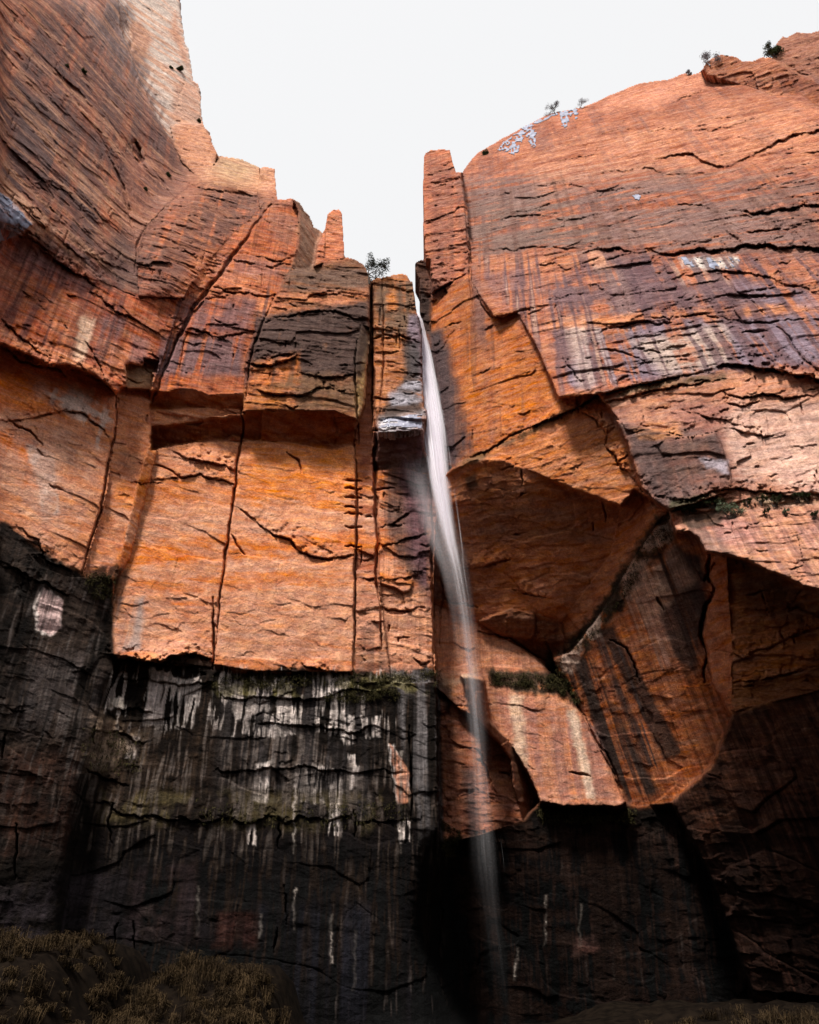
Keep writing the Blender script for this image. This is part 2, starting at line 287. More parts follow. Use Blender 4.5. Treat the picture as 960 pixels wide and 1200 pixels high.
# ------------------------------------------------------------------ cracks and lips drawn where they run on the rock
def jag(pts, amp, s):
    r = np.random.default_rng(s); pts = [np.array(p, float) for p in pts]
    for _ in range(4):
        out = [pts[0]]
        for a, b in zip(pts[:-1], pts[1:]):
            L = np.hypot(*(b-a))
            if L > 5:
                n = np.array([-(b-a)[1], (b-a)[0]])/L; f = r.uniform(.2, .8); out.append(a*(1-f)+b*f+n*r.normal()*amp*min(L, 30)*.055)
            out.append(b)
        pts = out
    return pts
DARK = np.zeros(PX.shape)
def crack(pts, wpx=1.6, depth=.9, s=1, amp=1.0):
    p = jag(pts, amp, s+len(pts)*13); n = len(p)-1
    for i in range(n):
        (x0, y0), (x1, y1) = p[i], p[i+1]; R = wpx*2+3
        i0, i1 = np.searchsorted(xs, [min(x0, x1)-R, max(x0, x1)+R]); j0, j1 = np.searchsorted(ys, [min(y0, y1)-R, max(y0, y1)+R])
        if i1 <= i0 or j1 <= j0: continue
        sl_ = (slice(j0, j1), slice(i0, i1))
        d, t, _ = segdist(PX[sl_]+wx[sl_]*.2, PY[sl_]+wy[sl_]*.2, x0, y0, x1, y1)
        e = math.sin(math.pi*min(max((i+.5)/n, .06), .94))**.5
        ww = wpx*e*(.7+.6*random.random())
        g = 1-sstep(ww*.35, ww+.7, d)
        CR[sl_] = np.maximum(CR[sl_], g*depth*e)
CR = np.zeros(PX.shape)
BRK = fbm2(PX/7+40, PY/7, 301, 3, .6)
def lip(pts, amp=.9, reach=26, s=1, jamp=1.0, groove=.5):
    """the rock above the line juts out by amp and dies away over reach pixels; below it a sharp recess"""
    reach = reach*1.7; p = jag(pts, jamp, s+len(pts)*7); n = len(p)-1; pa = np.array(p); R = reach+2
    I0, I1 = np.searchsorted(xs, [pa[:, 0].min()-R, pa[:, 0].max()+R]); J0, J1 = np.searchsorted(ys, [pa[:, 1].min()-R, pa[:, 1].max()+R])
    if I1 <= I0 or J1 <= J0: return
    W = (slice(J0, J1), slice(I0, I1)); Xw = PX[W]+wz[W]*.8; Yw = PY[W]+wx[W]*.08+wq[W]*1.0; xw = xs[I0:I1]; yw = ys[J0:J1]
    best = np.full(Xw.shape, 1e3, np.float32); side = np.zeros(Xw.shape, np.float32); env = np.zeros(Xw.shape, np.float32)
    for i in range(n):
        (x0, y0), (x1, y1) = p[i], p[i+1]
        e0 = (i+.0)/n
        if x1 < x0: x0, y0, x1, y1 = x1, y1, x0, y0
        i0, i1 = np.searchsorted(xw, [x0-R, x1+R]); j0, j1 = np.searchsorted(yw, [min(y0, y1)-R, max(y0, y1)+R])
        if i1 <= i0 or j1 <= j0: continue
        sl_ = (slice(j0, j1), slice(i0, i1))
        d, t, cr = segdist(Xw[sl_], Yw[sl_], x0, y0, x1, y1)
        m = d < best[sl_]; best[sl_] = np.where(m, d, best[sl_]); side[sl_] = np.where(m, cr, side[sl_])
        env[sl_] = np.where(m, np.sin(np.pi*np.clip(e0+t/n, .02, .98))**.6, env[sl_])
    up = side > 0; bk = sstep(.30, .55, BRK[W])
    LP[W] += np.where(up, amp*.62*env*(.45+.55*bk)*np.clip(1-best/reach, 0, 1)*sstep(0, .8, best), 0)
    gw = (.5+1.9*bk)*max(1, 1.9*groove-.6)
    CR[W] = np.maximum(CR[W], np.where(~up, groove*env*(.15+.85*bk)*(1-sstep(gw*.4, gw, best)), 0))
LP = np.zeros(PX.shape)
_b2 = fbm2(PX/45, PY/28, 333, 3)
def BRK2(i, j): return _b2[j, i]

# left wall
crack([(66,62),(75,95),(84,103),(96,112),(108,125)], 1.6, .9, 1); crack([(125,178),(135,200),(146,225),(152,250),(158,280)], 2.2, 1.4, 2, .5)
crack([(30,10),(60,70),(110,150),(160,230)], .8, .5, 3, .5); crack([(150,10),(155,60),(163,80),(160,105)], 1.2, 1.0, 4)
crack([(152,170),(158,165),(163,175),(166,192)], 3.2, 1.6, 5); crack([(180,200),(200,228),(218,240)], 1.2, .8, 6)
crack([(80,60),(120,130),(170,200),(205,225)], .8, .5, 7, .5); crack([(230,60),(232,90)], 1.2, 1, 8)
lip([(0,262),(22,268),(45,285),(60,296)], .8, 20, 9); lip([(45,290),(75,310),(100,325),(116,338)], 1.4, 26, 10)
lip([(100,296),(118,305),(150,318)], .8, 18, 11); lip([(120,350),(135,365),(150,370),(165,380)], .8, 16, 12)
lip([(200,210),(240,222),(290,226)], .8, 16, 13); crack([(172,262),(160,290),(158,320)], 1.4, 1.0, 14)
lip([(0,371),(12,385),(20,392),(45,412),(62,420)], .8, 14, 15); lip([(0,405),(20,418),(45,428),(72,434),(76,440)], 1.5, 16, 16, groove=1.1)
lip([(88,420),(104,437),(110,443),(122,446),(136,463)], 1.2, 14, 17); crack([(136,463),(136,490),(130,530),(124,565),(118,600),(104,640),(96,672)], 1.5, 1.2, 18, .5)
lip([(0,492),(30,491),(55,485),(75,481),(95,483),(115,498),(128,515)], .8, 22, 19); crack([(10,492),(35,505),(50,522)], 1.2, .7, 20)
lip([(100,400),(110,415),(128,452)], .4, 10, 21)
# big diagonal crack
crack([(318,240),(300,262),(285,285),(272,300),(258,322),(240,345),(222,370),(213,390),(203,410),(190,440),(182,462)], 2.4, 1.6, 22, .8)
crack([(322,345),(312,370),(302,395),(292,430),(287,470)], 1.5, 1.0, 23, .6); crack([(283,480),(283,515),(277,560),(272,600),(264,650),(258,700),(252,760)], 1.4, 1.2, 24, .9)
crack([(250,700),(251,745),(250,785)], 1.5, 1.4, 25, .5)
lip([(283,597),(295,606),(308,618),(325,628),(340,632),(350,645),(365,652),(385,655),(414,650)], .8, 22, 26, .8, groove=.9)
crack([(270,625),(278,640),(287,650)], 1.0, .8, 27); lip([(205,530),(240,541),(265,545),(281,553)], .9, 22, 28); lip([(178,562),(210,560),(235,555),(262,562),(278,570)], .7, 20, 29)
crack([(336,530),(350,540),(353,555)], 1.1, .8, 30); crack([(178,545),(198,550),(212,560)], .8, .6, 31)
lip([(300,300),(330,306),(345,300)], .5, 16, 32); lip([(275,305),(310,310),(350,312)], .5, 18, 33); lip([(220,345),(260,338),(330,345)], .6, 18, 34)
lip([(290,425),(320,428),(352,414)], 1.5, 12, 35, groove=1.0); lip([(350,436),(380,442),(420,436)], .9, 14, 36)
lip([(288,455),(330,462),(370,455),(418,460)], .9, 12, 37); lip([(300,420),(330,416),(350,413)], .6, 12, 38)
lip([(345,335),(380,345),(432,350)], .9, 20, 39); lip([(310,375),(360,365),(430,372)], .7, 20, 40); lip([(215,385),(250,395),(310,388)], .5, 18, 41)
lip([(195,390),(240,350),(270,345)], .5, 16, 42)
crack([(417,500),(418,560),(417,640),(415,720),(414,790)], 1.2, 1.0, 43, .6); crack([(435,330),(434,370),(436,420),(438,470),(439,540),(442,620),(444,700),(447,760)], 2.4, 1.8, 44, .6)
crack([(418,400),(416,440),(418,480),(420,520)], 1.3, 1.2, 45, .4)
for yy in (563,572,583,594,602,617,640): crack([(405,yy),(424,yy+1)], 1.2, .9, yy)
for yy in (398,470,575): crack([(436,yy),(462,yy-3)], 1.0, .7, yy+3)
crack([(448,328),(450,380),(450,430),(447,480)], 1.3, .9, 46, .6); lip([(450,395),(470,392),(492,402)], .7, 14, 47)
lip([(443,507),(470,507),(497,506)], 1.2, 14, 48, .4, groove=1.2); crack([(505,560),(507,640),(508,720),(510,800)], 1.5, 1.0, 49, .4)
for p in ([(446,618),(462,612),(480,600)], [(446,640),(480,630),(500,625)], [(450,680),(475,678),(492,672)], [(446,710),(470,716),(498,712)]): lip(p, .5, 14, int(p[0][1]), 1)
# right wall
crack([(541,203),(546,240),(550,290),(551,330),(556,370)], 1.6, 1.2, 50, .4); lip([(500,350),(515,338),(530,330),(549,320)], 1.6, 18, 51, .8, groove=.9)
crack([(507,395),(512,450),(520,500),(530,540)], .9, .5, 52, .5)
lip([(553,330),(562,352),(575,370),(590,372),(606,365)], .9, 20, 53); lip([(606,365),(640,352),(680,345),(700,344)], .3, 20, 54)
lip([(685,296),(705,292),(725,290),(742,295)], 2.8, 18, 55, groove=1.4); lip([(760,292),(790,298),(820,290),(860,292),(900,286),(930,288),(1000,300),(1200,330)], 2.9, 22, 56, groove=1.5)
lip([(770,186),(800,180),(812,180),(828,190),(840,195),(860,194)], 2.6, 24, 57, groove=1.4); lip([(860,193),(885,180),(900,172),(925,160),(960,152),(1100,130)], 2.8, 24, 58, groove=1.4)
lip([(858,246),(880,250),(905,247),(940,240),(1000,242),(1200,250)], 2.7, 20, 59, groove=1.4); lip([(780,242),(820,240),(840,248),(858,252)], .9, 16, 60)
lip([(760,130),(790,120),(820,108),(842,102)], 1.4, 20, 61, groove=.8); lip([(815,147),(832,143)], 1.2, 12, 62, groove=1)
for k, p in enumerate([[(640,190),(670,186),(700,180)], [(600,222),(650,215),(720,222),(760,218)], [(560,262),(620,252),(700,262)], [(700,232),(712,222)], [(560,296),(620,290),(680,292)],
    [(780,330),(830,318),(880,320),(930,335),(960,345)], [(740,365),(770,372),(820,368),(900,378),(1000,372)], [(700,382),(760,376),(800,380)], [(560,230),(600,226)], [(900,205),(960,190)], [(850,262),(900,270),(960,262)],
    [(740,160),(790,152),(850,150),(900,135)], [(850,225),(900,215),(960,210)], [(620,312),(650,308),(665,316)], [(700,205),(760,196),(800,205)], [(820,165),(860,160),(900,168)], [(690,160),(720,152),(760,150)]]):
    lip(p, .7+.4*(k % 3), 18, 200+k)
for k, p in enumerate([[(845,320),(862,340),(880,352),(900,372)], [(905,380),(925,395),(940,420),(960,440)], [(850,270),(870,285)], [(760,410),(775,415)], [(660,420),(672,435),(682,448)], [(730,150),(735,175)], [(700,410),(730,413),(757,425)], [(680,150),(690,200),(700,240)], [(870,390),(900,388)]]):
    crack(p, 1.0, .8, 300+k)
lip([(833,432),(850,426),(880,428),(905,432),(935,440),(1000,446),(1200,460)], 2.9, 22, 63, .8, groove=1.4)
lip([(535,545),(575,526),(640,492),(700,463),(740,452),(800,440),(830,437)], 1.0, 16, 64, .7, groove=.9); lip([(700,473),(720,468),(760,458),(800,450),(850,444)], .8, 10, 65, groove=.7)
lip([(683,483),(700,492),(712,510)], 1.2, 14, 66); lip([(710,515),(725,545),(742,560),(755,575),(775,595)], .9, 18, 67, groove=.9)
lip([(850,460),(880,465),(905,462),(950,464)], 1.0, 14, 68, groove=.8); lip([(860,502),(880,508),(895,512),(905,510)], 1.1, 16, 69, groove=.8); lip([(850,470),(870,476),(890,470)], .9, 12, 70)
lip([(800,480),(830,490),(880,500)], .6, 14, 71); lip([(775,507),(800,512),(838,506)], .9, 16, 72); lip([(790,585),(850,572),(900,578),(960,580),(1100,590)], 1.0, 16, 73, groove=.8)
lip([(775,600),(815,590),(853,576)], 1.6, 14, 74, groove=1.0)
crack([(560,740),(600,748),(640,775)], 1.2, .8, 75); lip([(545,667),(580,660),(600,655)], .5, 14, 76); lip([(600,690),(640,700)], .5, 12, 77)
crack([(515,640),(520,700),(516,760)], .9, .6, 78)
for k, p in enumerate([[(560,880),(570,900),(582,930)], [(585,905),(600,912)], [(668,905),(692,910)], [(640,752),(650,790),(690,850),(728,925)], [(480,850),(482,960)], [(520,700),(560,712)]]): crack(p, 1.2, .8, 400+k)
for k, p in enumerate([[(838,660),(828,675),(838,690),(826,715),(822,745),(830,770),(826,800)], [(832,650),(826,680)]]): crack(p, 2.4, 1.4, 420+k, 1.4)
for k, p in enumerate([[(858,765),(870,772),(885,768)], [(880,765),(930,745),(960,735)], [(890,690),(900,720)], [(860,800),(900,795),(960,780)]]): lip(p, .6, 14, 430+k)
for k, p in enumerate([[(655,790),(690,850),(728,925)], [(715,750),(735,760),(750,800)], [(770,700),(778,715)]]): crack(p, 1.1, .8, 440+k, .8)
# lower wall ledges
for k, p in enumerate([[(130,790),(200,800),(250,797)], [(260,815),(330,818),(420,808),(470,815)], [(135,830),(180,835)], [(110,855),(150,862),(170,870)], [(250,905),(330,900),(470,905)], [(90,930),(180,955),(250,962),(350,955),(480,960)],
    [(0,660),(40,680),(90,700)], [(20,615),(60,660),(85,672)], [(520,930),(530,960)], [(630,945),(700,950),(740,955)], [(100,900),(150,920)], [(300,850),(450,855)]]):
    lip(p, .5, 14, 500+k, 2.2, groove=.4)
    x = rng.uniform(0, 520); y = rng.uniform(800, 1120); crack([(x, y), (x-rng.uniform(-4, 6), y+rng.uniform(18, 70))], .9, .6, 600+k, 1.2)
lip([(135,768),(160,772),(190,777),(200,768),(225,766),(248,772)], 1.8, 14, 80, .8, groove=1.6); lip([(355,778),(375,783),(395,790)], .9, 12, 81)
def hdir(i, j):
    """the way a level line runs in the picture at a grid point"""
    f = FAC[ORDER[fid[j, i]]]; A = math.radians(f.az); p = np.array([X[j, i], Y[j, i], Z[j, i]])
    def pr(q):
        q = q-CAM; dep = q[1]*cp+q[2]*sp; return np.array([480+FPX*q[0]/dep, 600-FPX*(q[2]*cp-q[1]*sp)/dep])
    d = pr(p+np.array([math.cos(A), math.sin(A), .08]))-pr(p); return d/np.hypot(*d)
r5 = np.random.default_rng(55)
DENS = dict(H1=300, H3=34, A=170, A2=40, A5=60, C1=34, C3=30, B=34, H0p=24, H0=9, H2=10, F=22, K=18, J=26, D1=0, D2=0, L0=1, F4=14, E2=4, E1=3, M=2, L=0, I=2, S1=10, H3b=10, N1=5, N2=12, D0=6, U=10)
fl = {n: np.argwhere((fid == k) & ~sky & (PX > -10) & (PX < 970) & (PY > -10) & (PY < 1200)) for k, n in enumerate(ORDER)}
for n_, c_ in DENS.items():
    if not len(fl[n_]): continue
    for q in range(c_):
        j, i = fl[n_][r5.integers(len(fl[n_]))]
        if BRK2(i, j) < .45 and r5.random() < .7: continue
        d = hdir(i, j); Ln = r5.gamma(2.0, 6.5)+4; x, y = xs[i], ys[j]; h = r5.normal()*.10
        d = np.array([d[0]-d[1]*h, d[1]+d[0]*h]); k = r5.normal()*.12*Ln; nn_ = np.array([-d[1], d[0]])
        pts = [(x, y), tuple(np.array([x, y])+d*Ln*r5.uniform(.3, .7)+nn_*k), tuple(np.array([x, y])+d*Ln)]
        if r5.random() < .22: v_ = np.array([(x-480)*.0007+.05*r5.normal()-.02, 1.0]); crack([(x, y), tuple(np.array([x, y])+v_*Ln*.7)], .7, .5, int(q)+9)
        else: lip(pts, r5.uniform(.08, .42), r5.uniform(4, 12), int(q)+77, 1.2, r5.uniform(.05, .5))
D = D+LP-CR
# keep the joints between masses shut and the relief moderate on grazing facets
L3 = np.sqrt(RX**2+RY**2+RZ**2)
face = np.abs(den)/L3
D = D*np.clip(face*1.6, .35, 1)
tt = t0-D/L3
X = RX*tt+CAM[0]; Y = RY*tt+CAM[1]; Z = RZ*tt+CAM[2]; U = X*ca+Y*sa

# ------------------------------------------------------------------ rock colour
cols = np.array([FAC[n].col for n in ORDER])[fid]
for c in range(3): cols[..., c] = blur(cols[..., c], 2)
_c = coverage([(100,250),(215,190),(330,200),(330,250),(215,350),(120,345)], 16)
for c in range(3): cols[..., c] = cols[..., c]*(1-_c)+blur(cols[..., c], 9)*_c
n1 = fbm2(U/9, Z/2.2, 111, 5, .6); n2 = fbm2(U/3, Z/3, 121, 4, .6)
n3 = fbm2((U+3*n2)/7, (Z+.15*U+1.2*n1)/.8, 131, 4, .6)
cols *= (0.78+.44*n1)[..., None]
pinkish = sstep(.45, .7, n3)*.45
cols = cols*(1-pinkish[..., None])+np.array(PINK)*(cols.mean(-1, keepdims=True)/.28)*pinkish[..., None]
stripe = noise2(U/.55, Z/14, 141)*.5+noise2(U/.2, Z/8, 142)*.3+noise2(U/1.6, Z/30, 143)*.5
strn = (stripe/1.3-.5)*1.15+.5
WET = np.zeros(PX.shape)
_sg = noise2(U/.5, Z*0, 160)*1.5
dripn = noise2((U+.25*n2)/.13, Z/1.3+_sg, 161)*.42+noise2((U+.5*n2)/.34, Z/1.9+_sg, 162)*.40+.18*fbm2(U/2.5, Z/1.6, 163, 3)
def paint(poly, col, k, fe=6, mode=None, th=.5, sh=.12, warp=1.2, wet=0, yw=0, tone=None, cut=1.0):
    """stains, varnish and minerals on the rock itself; mode says how they break up"""
    global cols, WET
    a = np.array(poly, float); m = fe+8+abs(yw)
    i0, i1 = np.searchsorted(xs, [a[:, 0].min()-m, a[:, 0].max()+m]); j0, j1 = np.searchsorted(ys, [a[:, 1].min()-m, a[:, 1].max()+m])
    if i1 <= i0 or j1 <= j0: return
    s_ = (slice(j0, j1), slice(i0, i1))
    yy = PY[s_]+wy[s_]*warp
    if yw: yy = yy+(noise2(U[s_]/.35, Z[s_]*0, 150)*.6+noise2(U[s_]/1.3, Z[s_]*0, 151)*.8-.7)*yw
    lim_ = fe+2
    sdf = sdf_poly(poly, PX[s_]+wx[s_]*warp, yy, lim_); c = sstep(-fe, fe, sdf)
    if mode == 'streak': c = c*sstep(th-sh, th+sh, strn[s_]*.75+.25*n2[s_])
    elif mode == 'long': c = c*sstep(th-sh, th+sh, noise2((U[s_]+.25*n2[s_])/.36, Z[s_]/15, 171)*.5+noise2((U[s_]+.4*n2[s_])/1.1, Z[s_]/20, 172)*.5)
    elif mode == 'blotchi': c = c*sstep(th-sh, th+sh, 1-n2[s_])
    elif mode == 'drip': c = c*sstep(th-sh, th+sh, dripn[s_]*.8+.2*n2[s_])
    elif mode == 'strata': c = c*sstep(th-sh, th+sh, n3[s_]*.6+.4*n1[s_])
    elif mode == 'blotch': c = c*sstep(th-sh, th+sh, n2[s_])
    elif mode == 'mix': c = c*sstep(th-sh, th+sh, strn[s_]*.4+.3*n3[s_]+.3*n2[s_])
    c = (c*k)[..., None]
    cc = np.array(col)*(.75+.5*n2[s_])[..., None]
    cols[s_] = cols[s_]*(1-c)+cc*c
    if wet: WET[s_] = np.maximum(WET[s_], c[..., 0]*wet)
PUR = (.15,.088,.092); WHITE = (.60,.53,.50); CREAM = (.60,.42,.30); BLU = (.21,.155,.19); OLIVE = (.10,.085,.035); MINER = (.50,.38,.33)
# left wall
paint([(0,0),(120,0),(150,60),(170,110),(210,190),(160,262),(110,330),(40,280),(0,262),(-280,150),(-280,-200)], SALMON, .75, 10, 'strata', .47, .10)
paint([(0,-10),(60,-10),(120,60),(60,120),(0,90)], SALMON, .5, 10, 'strata', .45); paint([(20,110),(60,110),(110,190),(135,225),(110,260),(60,230),(20,170)], (.085,.055,.052), .7, 14, 'mix', .42)
paint([(100,30),(150,60),(200,170),(215,215),(170,210),(130,120)], (.26,.14,.12), .6, 14, 'mix', .45)
paint([(80,0),(150,0),(165,60),(190,130),(160,110),(110,40)], (.36,.29,.29), .55, 14, 'mix', .42)
paint([(130,225),(150,285),(165,290),(140,250)], SALMON, .8, 5); paint([(105,210),(125,190),(140,240),(158,285),(120,275)], SALMON, .7, 8)
paint([(150,25),(165,25),(180,45),(168,70),(160,80),(152,55)], PINK, .8, 4); paint([(205,15),(215,50),(225,90),(215,70),(200,40)], PINK, .8, 4)
paint([(205,95),(235,95),(238,145),(200,142)], PINK, .6, 6); paint([(30,100),(60,90),(70,105),(40,115)], SALMON, .7, 5)
paint([(60,250),(165,290),(215,345),(110,330)], (.13,.085,.08), .55, 10, 'strata', .46)
paint([(170,190),(215,220),(235,245),(180,250)], (.13,.09,.085), .6, 8, 'mix', .45)
for pl_, cc_, kk_, md_, tt_ in (
    ([(541,203),(600,160),(700,125),(800,95),(1200,80),(1200,430),(900,430),(700,455),(600,365),(553,330)], (.17,.085,.078), .72, 'mix', .50), ([(541,203),(600,160),(700,125),(800,95),(1200,80),(1200,300),(553,330)], (.24,.075,.04), .7, 'blotch', .50),
    ([(541,210),(700,190),(960,200),(960,290),(553,320)], (.15,.105,.095), .6, 'strata', .49), ([(500,180),(540,200),(550,330),(505,345)], (.20,.085,.065), .7, 'mix', .46),
    ([(165,290),(250,215),(320,235),(270,290),(215,350)], (.22,.10,.075), .7, 'mix', .47), ([(165,290),(250,215),(320,235),(270,290),(215,350)], (.50,.17,.07), .6, 'blotch', .52),
    ([(0,0),(150,0),(215,200),(165,345),(0,270),(-280,-100)], (.085,.052,.050), .75, 'mix', .47), ([(0,0),(200,0),(215,200),(165,345),(0,270),(-280,-100)], (.46,.24,.15), .6, 'strata', .555),
    ([(700,462),(1200,450),(1200,580),(780,600)], (.24,.11,.085), .5, 'mix', .52), ([(510,390),(560,330),(650,465),(540,545)], (.25,.085,.035), .55, 'mix', .49),
    ([(860,470),(1200,470),(1200,580),(860,575)], (.50,.25,.19), .5, 'mix', .45), ([(180,300),(340,240),(340,460),(180,460)], (.24,.075,.04), .6, 'mix', .49)):
    paint(pl_, cc_, kk_, 10, md_, tt_, .09)
paint([(553,300),(700,296),(960,300),(1200,320),(1200,440),(900,428),(700,455),(655,460),(607,366)], (.14,.075,.075), .75, 8, 'streak', .53, .07, 2); paint([(545,230),(960,230),(960,296),(553,300)], (.17,.08,.065), .55, 10, 'streak', .56, .07, 2)
paint([(690,296),(722,300),(770,430),(742,440)], (.50,.31,.23), .7, 5, 'streak', .46, .08, 2); paint([(780,310),(840,310),(900,400),(860,410)], (.50,.31,.23), .6, 6, 'streak', .48, .08, 2)
paint([(745,470),(860,470),(900,570),(860,570),(760,590)], (.16,.08,.07), .5, 8, 'streak', .54, .07, 2)
# snowy streaked rock at the far left
paint([(120,290),(170,260),(235,215),(330,232),(300,262),(230,300),(200,345),(120,338)], (.12,.065,.055), .65, 10, 'mix', .45, .08)
paint([(150,180),(200,190),(240,230),(200,280),(160,300),(140,250)], (.34,.14,.09), .5, 10, 'mix', .47)
paint([(-280,160),(0,225),(12,235),(35,262),(28,272),(0,282),(-280,240)], (.50,.44,.50), .9, 3, 'strata', .38)
# band B
paint([(-280,230),(0,270),(40,285),(110,335),(100,350),(60,330),(0,300),(-280,260)], PUR, .75, 8, 'mix', .40)
paint([(0,290),(70,330),(60,420),(0,395),(-280,300)], (.20,.07,.05), .6, 10, 'streak', .48); paint([(70,330),(170,370),(160,420),(130,440),(60,420)], (.20,.07,.05), .6, 10, 'streak', .50)
paint([(60,330),(90,345),(80,420),(50,415)], ORANGE, .55, 8, 'streak', .42); paint([(95,370),(112,375),(98,430),(84,425)], CREAM, .7, 4, 'streak', .45)
paint([(120,370),(150,372),(128,430),(112,425)], PUR, .7, 5, 'streak', .42); paint([(0,395),(60,424),(110,440),(128,450),(120,432),(70,412),(0,385)], ORANGE, .7, 5)
paint([(120,395),(170,395),(175,428),(150,424),(148,446),(120,432)], ORANGE, .5, 6, 'blotch', .45); paint([(155,395),(175,398),(172,425),(150,423)], (.26,.13,.12), .7, 4)
paint([(150,428),(178,430),(178,452),(148,452)], TAN, .6, 3)
# lobe
paint([(0,500),(30,505),(46,530),(48,560),(45,575),(25,565),(0,545),(-280,520)], (.60,.165,.05), .9, 3); paint([(0,430),(70,450),(90,470),(50,480),(0,480),(-280,440)], (.60,.17,.05), .8, 8)
paint([(30,440),(90,455),(130,480),(115,500),(80,478),(45,470)], MINER, .8, 5, 'mix', .42); paint([(42,530),(62,560),(62,605),(48,606),(44,572)], (.60,.45,.38), .8, 4, 'mix', .40)
paint([(0,520),(60,590),(110,640),(90,665),(0,610),(-280,560)], PINK, .6, 10, 'strata', .42); paint([(60,500),(120,520),(115,570),(70,540)], PINK, .7, 8)
# slabs: cross-bedded pale and orange layers
paint([(135,560),(415,560),(415,780),(135,780)], PINK, .5, 12, 'strata', .47); paint([(155,640),(270,610),(262,690),(150,690)], (.62,.19,.055), .7, 8, 'strata', .46)
paint([(200,705),(255,700),(250,735),(235,745),(215,720)], (.60,.165,.045), .85, 4); paint([(285,520),(418,525),(416,640),(350,640),(300,600),(283,580)], (.60,.19,.055), .7, 12)
for y0_, y1_, c_, k_, t_ in ((555,600,(.60,.185,.055),.6,.46),(585,640,(.56,.29,.19),.6,.47),(628,660,(.60,.175,.05),.75,.45),(655,700,(.56,.28,.18),.7,.44),(672,690,(.58,.17,.05),.7,.50),(700,780,(.56,.27,.17),.75,.40)):
    paint([(135,y0_+10),(280,y0_),(418,y0_-4),(505,y0_),(505,y1_),(418,y1_-4),(280,y1_),(135,y1_+10)], c_, k_, 5, 'strata', t_, .07, 2.5)
paint([(-10,425),(60,440),(128,470),(128,520),(60,490),(-10,470)], (.58,.165,.05), .7, 6, 'mix', .45); paint([(50,440),(110,455),(132,490),(118,530),(100,500),(60,470)], (.58,.44,.38), .9, 5, 'mix', .42, .05); paint([(30,520),(62,530),(70,600),(50,610),(44,570)], (.60,.46,.40), .9, 3, 'blotch', .42, .06); paint([(-10,480),(90,500),(120,560),(90,640),(20,590),(-10,560)], (.56,.30,.21), .7, 10, 'mix', .44); paint([(0,560),(60,600),(60,640),(0,600)], (.56,.28,.18), .7, 5, 'strata', .45)
paint([(134,700),(170,700),(165,760),(135,765)], (.33,.26,.24), .8, 5, 'streak', .44); paint([(255,700),(415,690),(415,770),(255,780)], PINK, .6, 12, 'strata', .42)
paint([(250,772),(415,776),(415,789),(250,787)], (.48,.17,.08), .7, 3)
# buttress
paint([(225,300),(330,300),(300,345),(230,345)], (.52,.20,.11), .5, 10); paint([(215,350),(300,350),(290,390),(205,395)], PUR, .75, 8, 'mix', .41)
paint([(190,395),(285,395),(283,440),(180,440)], PUR, .9, 6, 'streak', .42, .08); paint([(258,300),(330,306),(325,325),(250,320)], (.25,.13,.12), .5, 6, 'streak', .45)
paint([(330,300),(345,285),(352,240),(342,232),(320,240),(312,255)], (.30,.13,.09), .7, 5, 'strata', .42)
paint([(298,365),(432,350),(433,400),(425,440),(352,442),(352,412),(295,425)], (.062,.040,.036), .9, 5, 'mix', .30, .1); paint([(330,310),(430,312),(433,345),(330,350)], (.13,.08,.06), .8, 7, 'strata', .42)
paint([(300,345),(432,338),(432,352),(300,372)], (.48,.18,.09), .8, 4, 'strata', .40); paint([(298,428),(352,416),(352,450),(292,452)], (.48,.16,.06), .85, 3, 'streak', .42)
paint([(352,437),(420,434),(418,480),(300,480),(310,455)], (.13,.07,.04), .8, 5, 'blotch', .42); paint([(285,455),(345,455),(345,478),(285,480)], (.46,.16,.06), .7, 4)
# chimney, column
paint([(436,330),(484,328),(489,370),(490,395),(436,395)], (.12,.08,.055), .85, 6, 'mix', .40); paint([(455,345),(462,340),(466,360),(455,365)], (.48,.17,.06), .9, 3)
paint([(478,370),(494,368),(497,440),(480,440)], BLU, .9, 4, wet=.7); paint([(470,400),(494,400),(494,485),(440,492),(455,470),(475,440)], (.045,.036,.034), .9, 5, 'mix', .36, wet=.7)
paint([(455,462),(495,440),(495,470),(460,475)], (.42,.39,.44), .8, 4, 'strata', .42, wet=.5)
paint([(444,545),(505,545),(512,700),(498,700),(470,660),(444,600)], (.05,.03,.028), .85, 8, 'streak', .46, wet=.4); paint([(465,505),(512,505),(515,700),(500,720),(480,640)], (.11,.055,.065), .8, 8, 'mix', .42, wet=.5)
paint([(428,740),(450,740),(456,790),(415,790)], (.12,.07,.05), .6, 5, 'streak', .45); paint([(440,690),(505,690),(505,785),(450,785)], PINK, .5, 6, 'mix', .42)
# right wall
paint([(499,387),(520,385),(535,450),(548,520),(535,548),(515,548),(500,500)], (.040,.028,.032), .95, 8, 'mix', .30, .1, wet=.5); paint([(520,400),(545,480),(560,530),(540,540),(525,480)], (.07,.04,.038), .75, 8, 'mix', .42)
paint([(553,326),(562,330),(580,400),(590,480),(575,520),(562,440),(555,380)], (.16,.085,.075), .8, 6, 'mix', .36)
paint([(541,215),(700,200),(900,230),(960,300),(860,300),(700,300),(550,290)], (.20,.12,.105), .7, 16, 'strata', .455, .07); paint([(553,240),(660,230),(720,290),(560,300)], (.17,.11,.09), .6, 12, 'strata', .46)
paint([(600,180),(720,150),(900,110),(960,130),(960,200),(780,200),(640,220)], (.60,.27,.16), .55, 20, 'strata', .45); paint([(720,112),(820,88),(850,95),(770,125),(700,130)], (.56,.24,.15), .7, 6)
paint([(640,330),(760,300),(800,330),(870,330),(960,345),(960,430),(860,432),(760,445),(700,455),(660,450),(640,380)], PUR, .85, 8, 'mix', .44, .08); paint([(690,385),(960,365),(960,425),(860,430),(760,445),(700,455),(660,450)], BLU, .85, 6, 'streak', .48, .1)
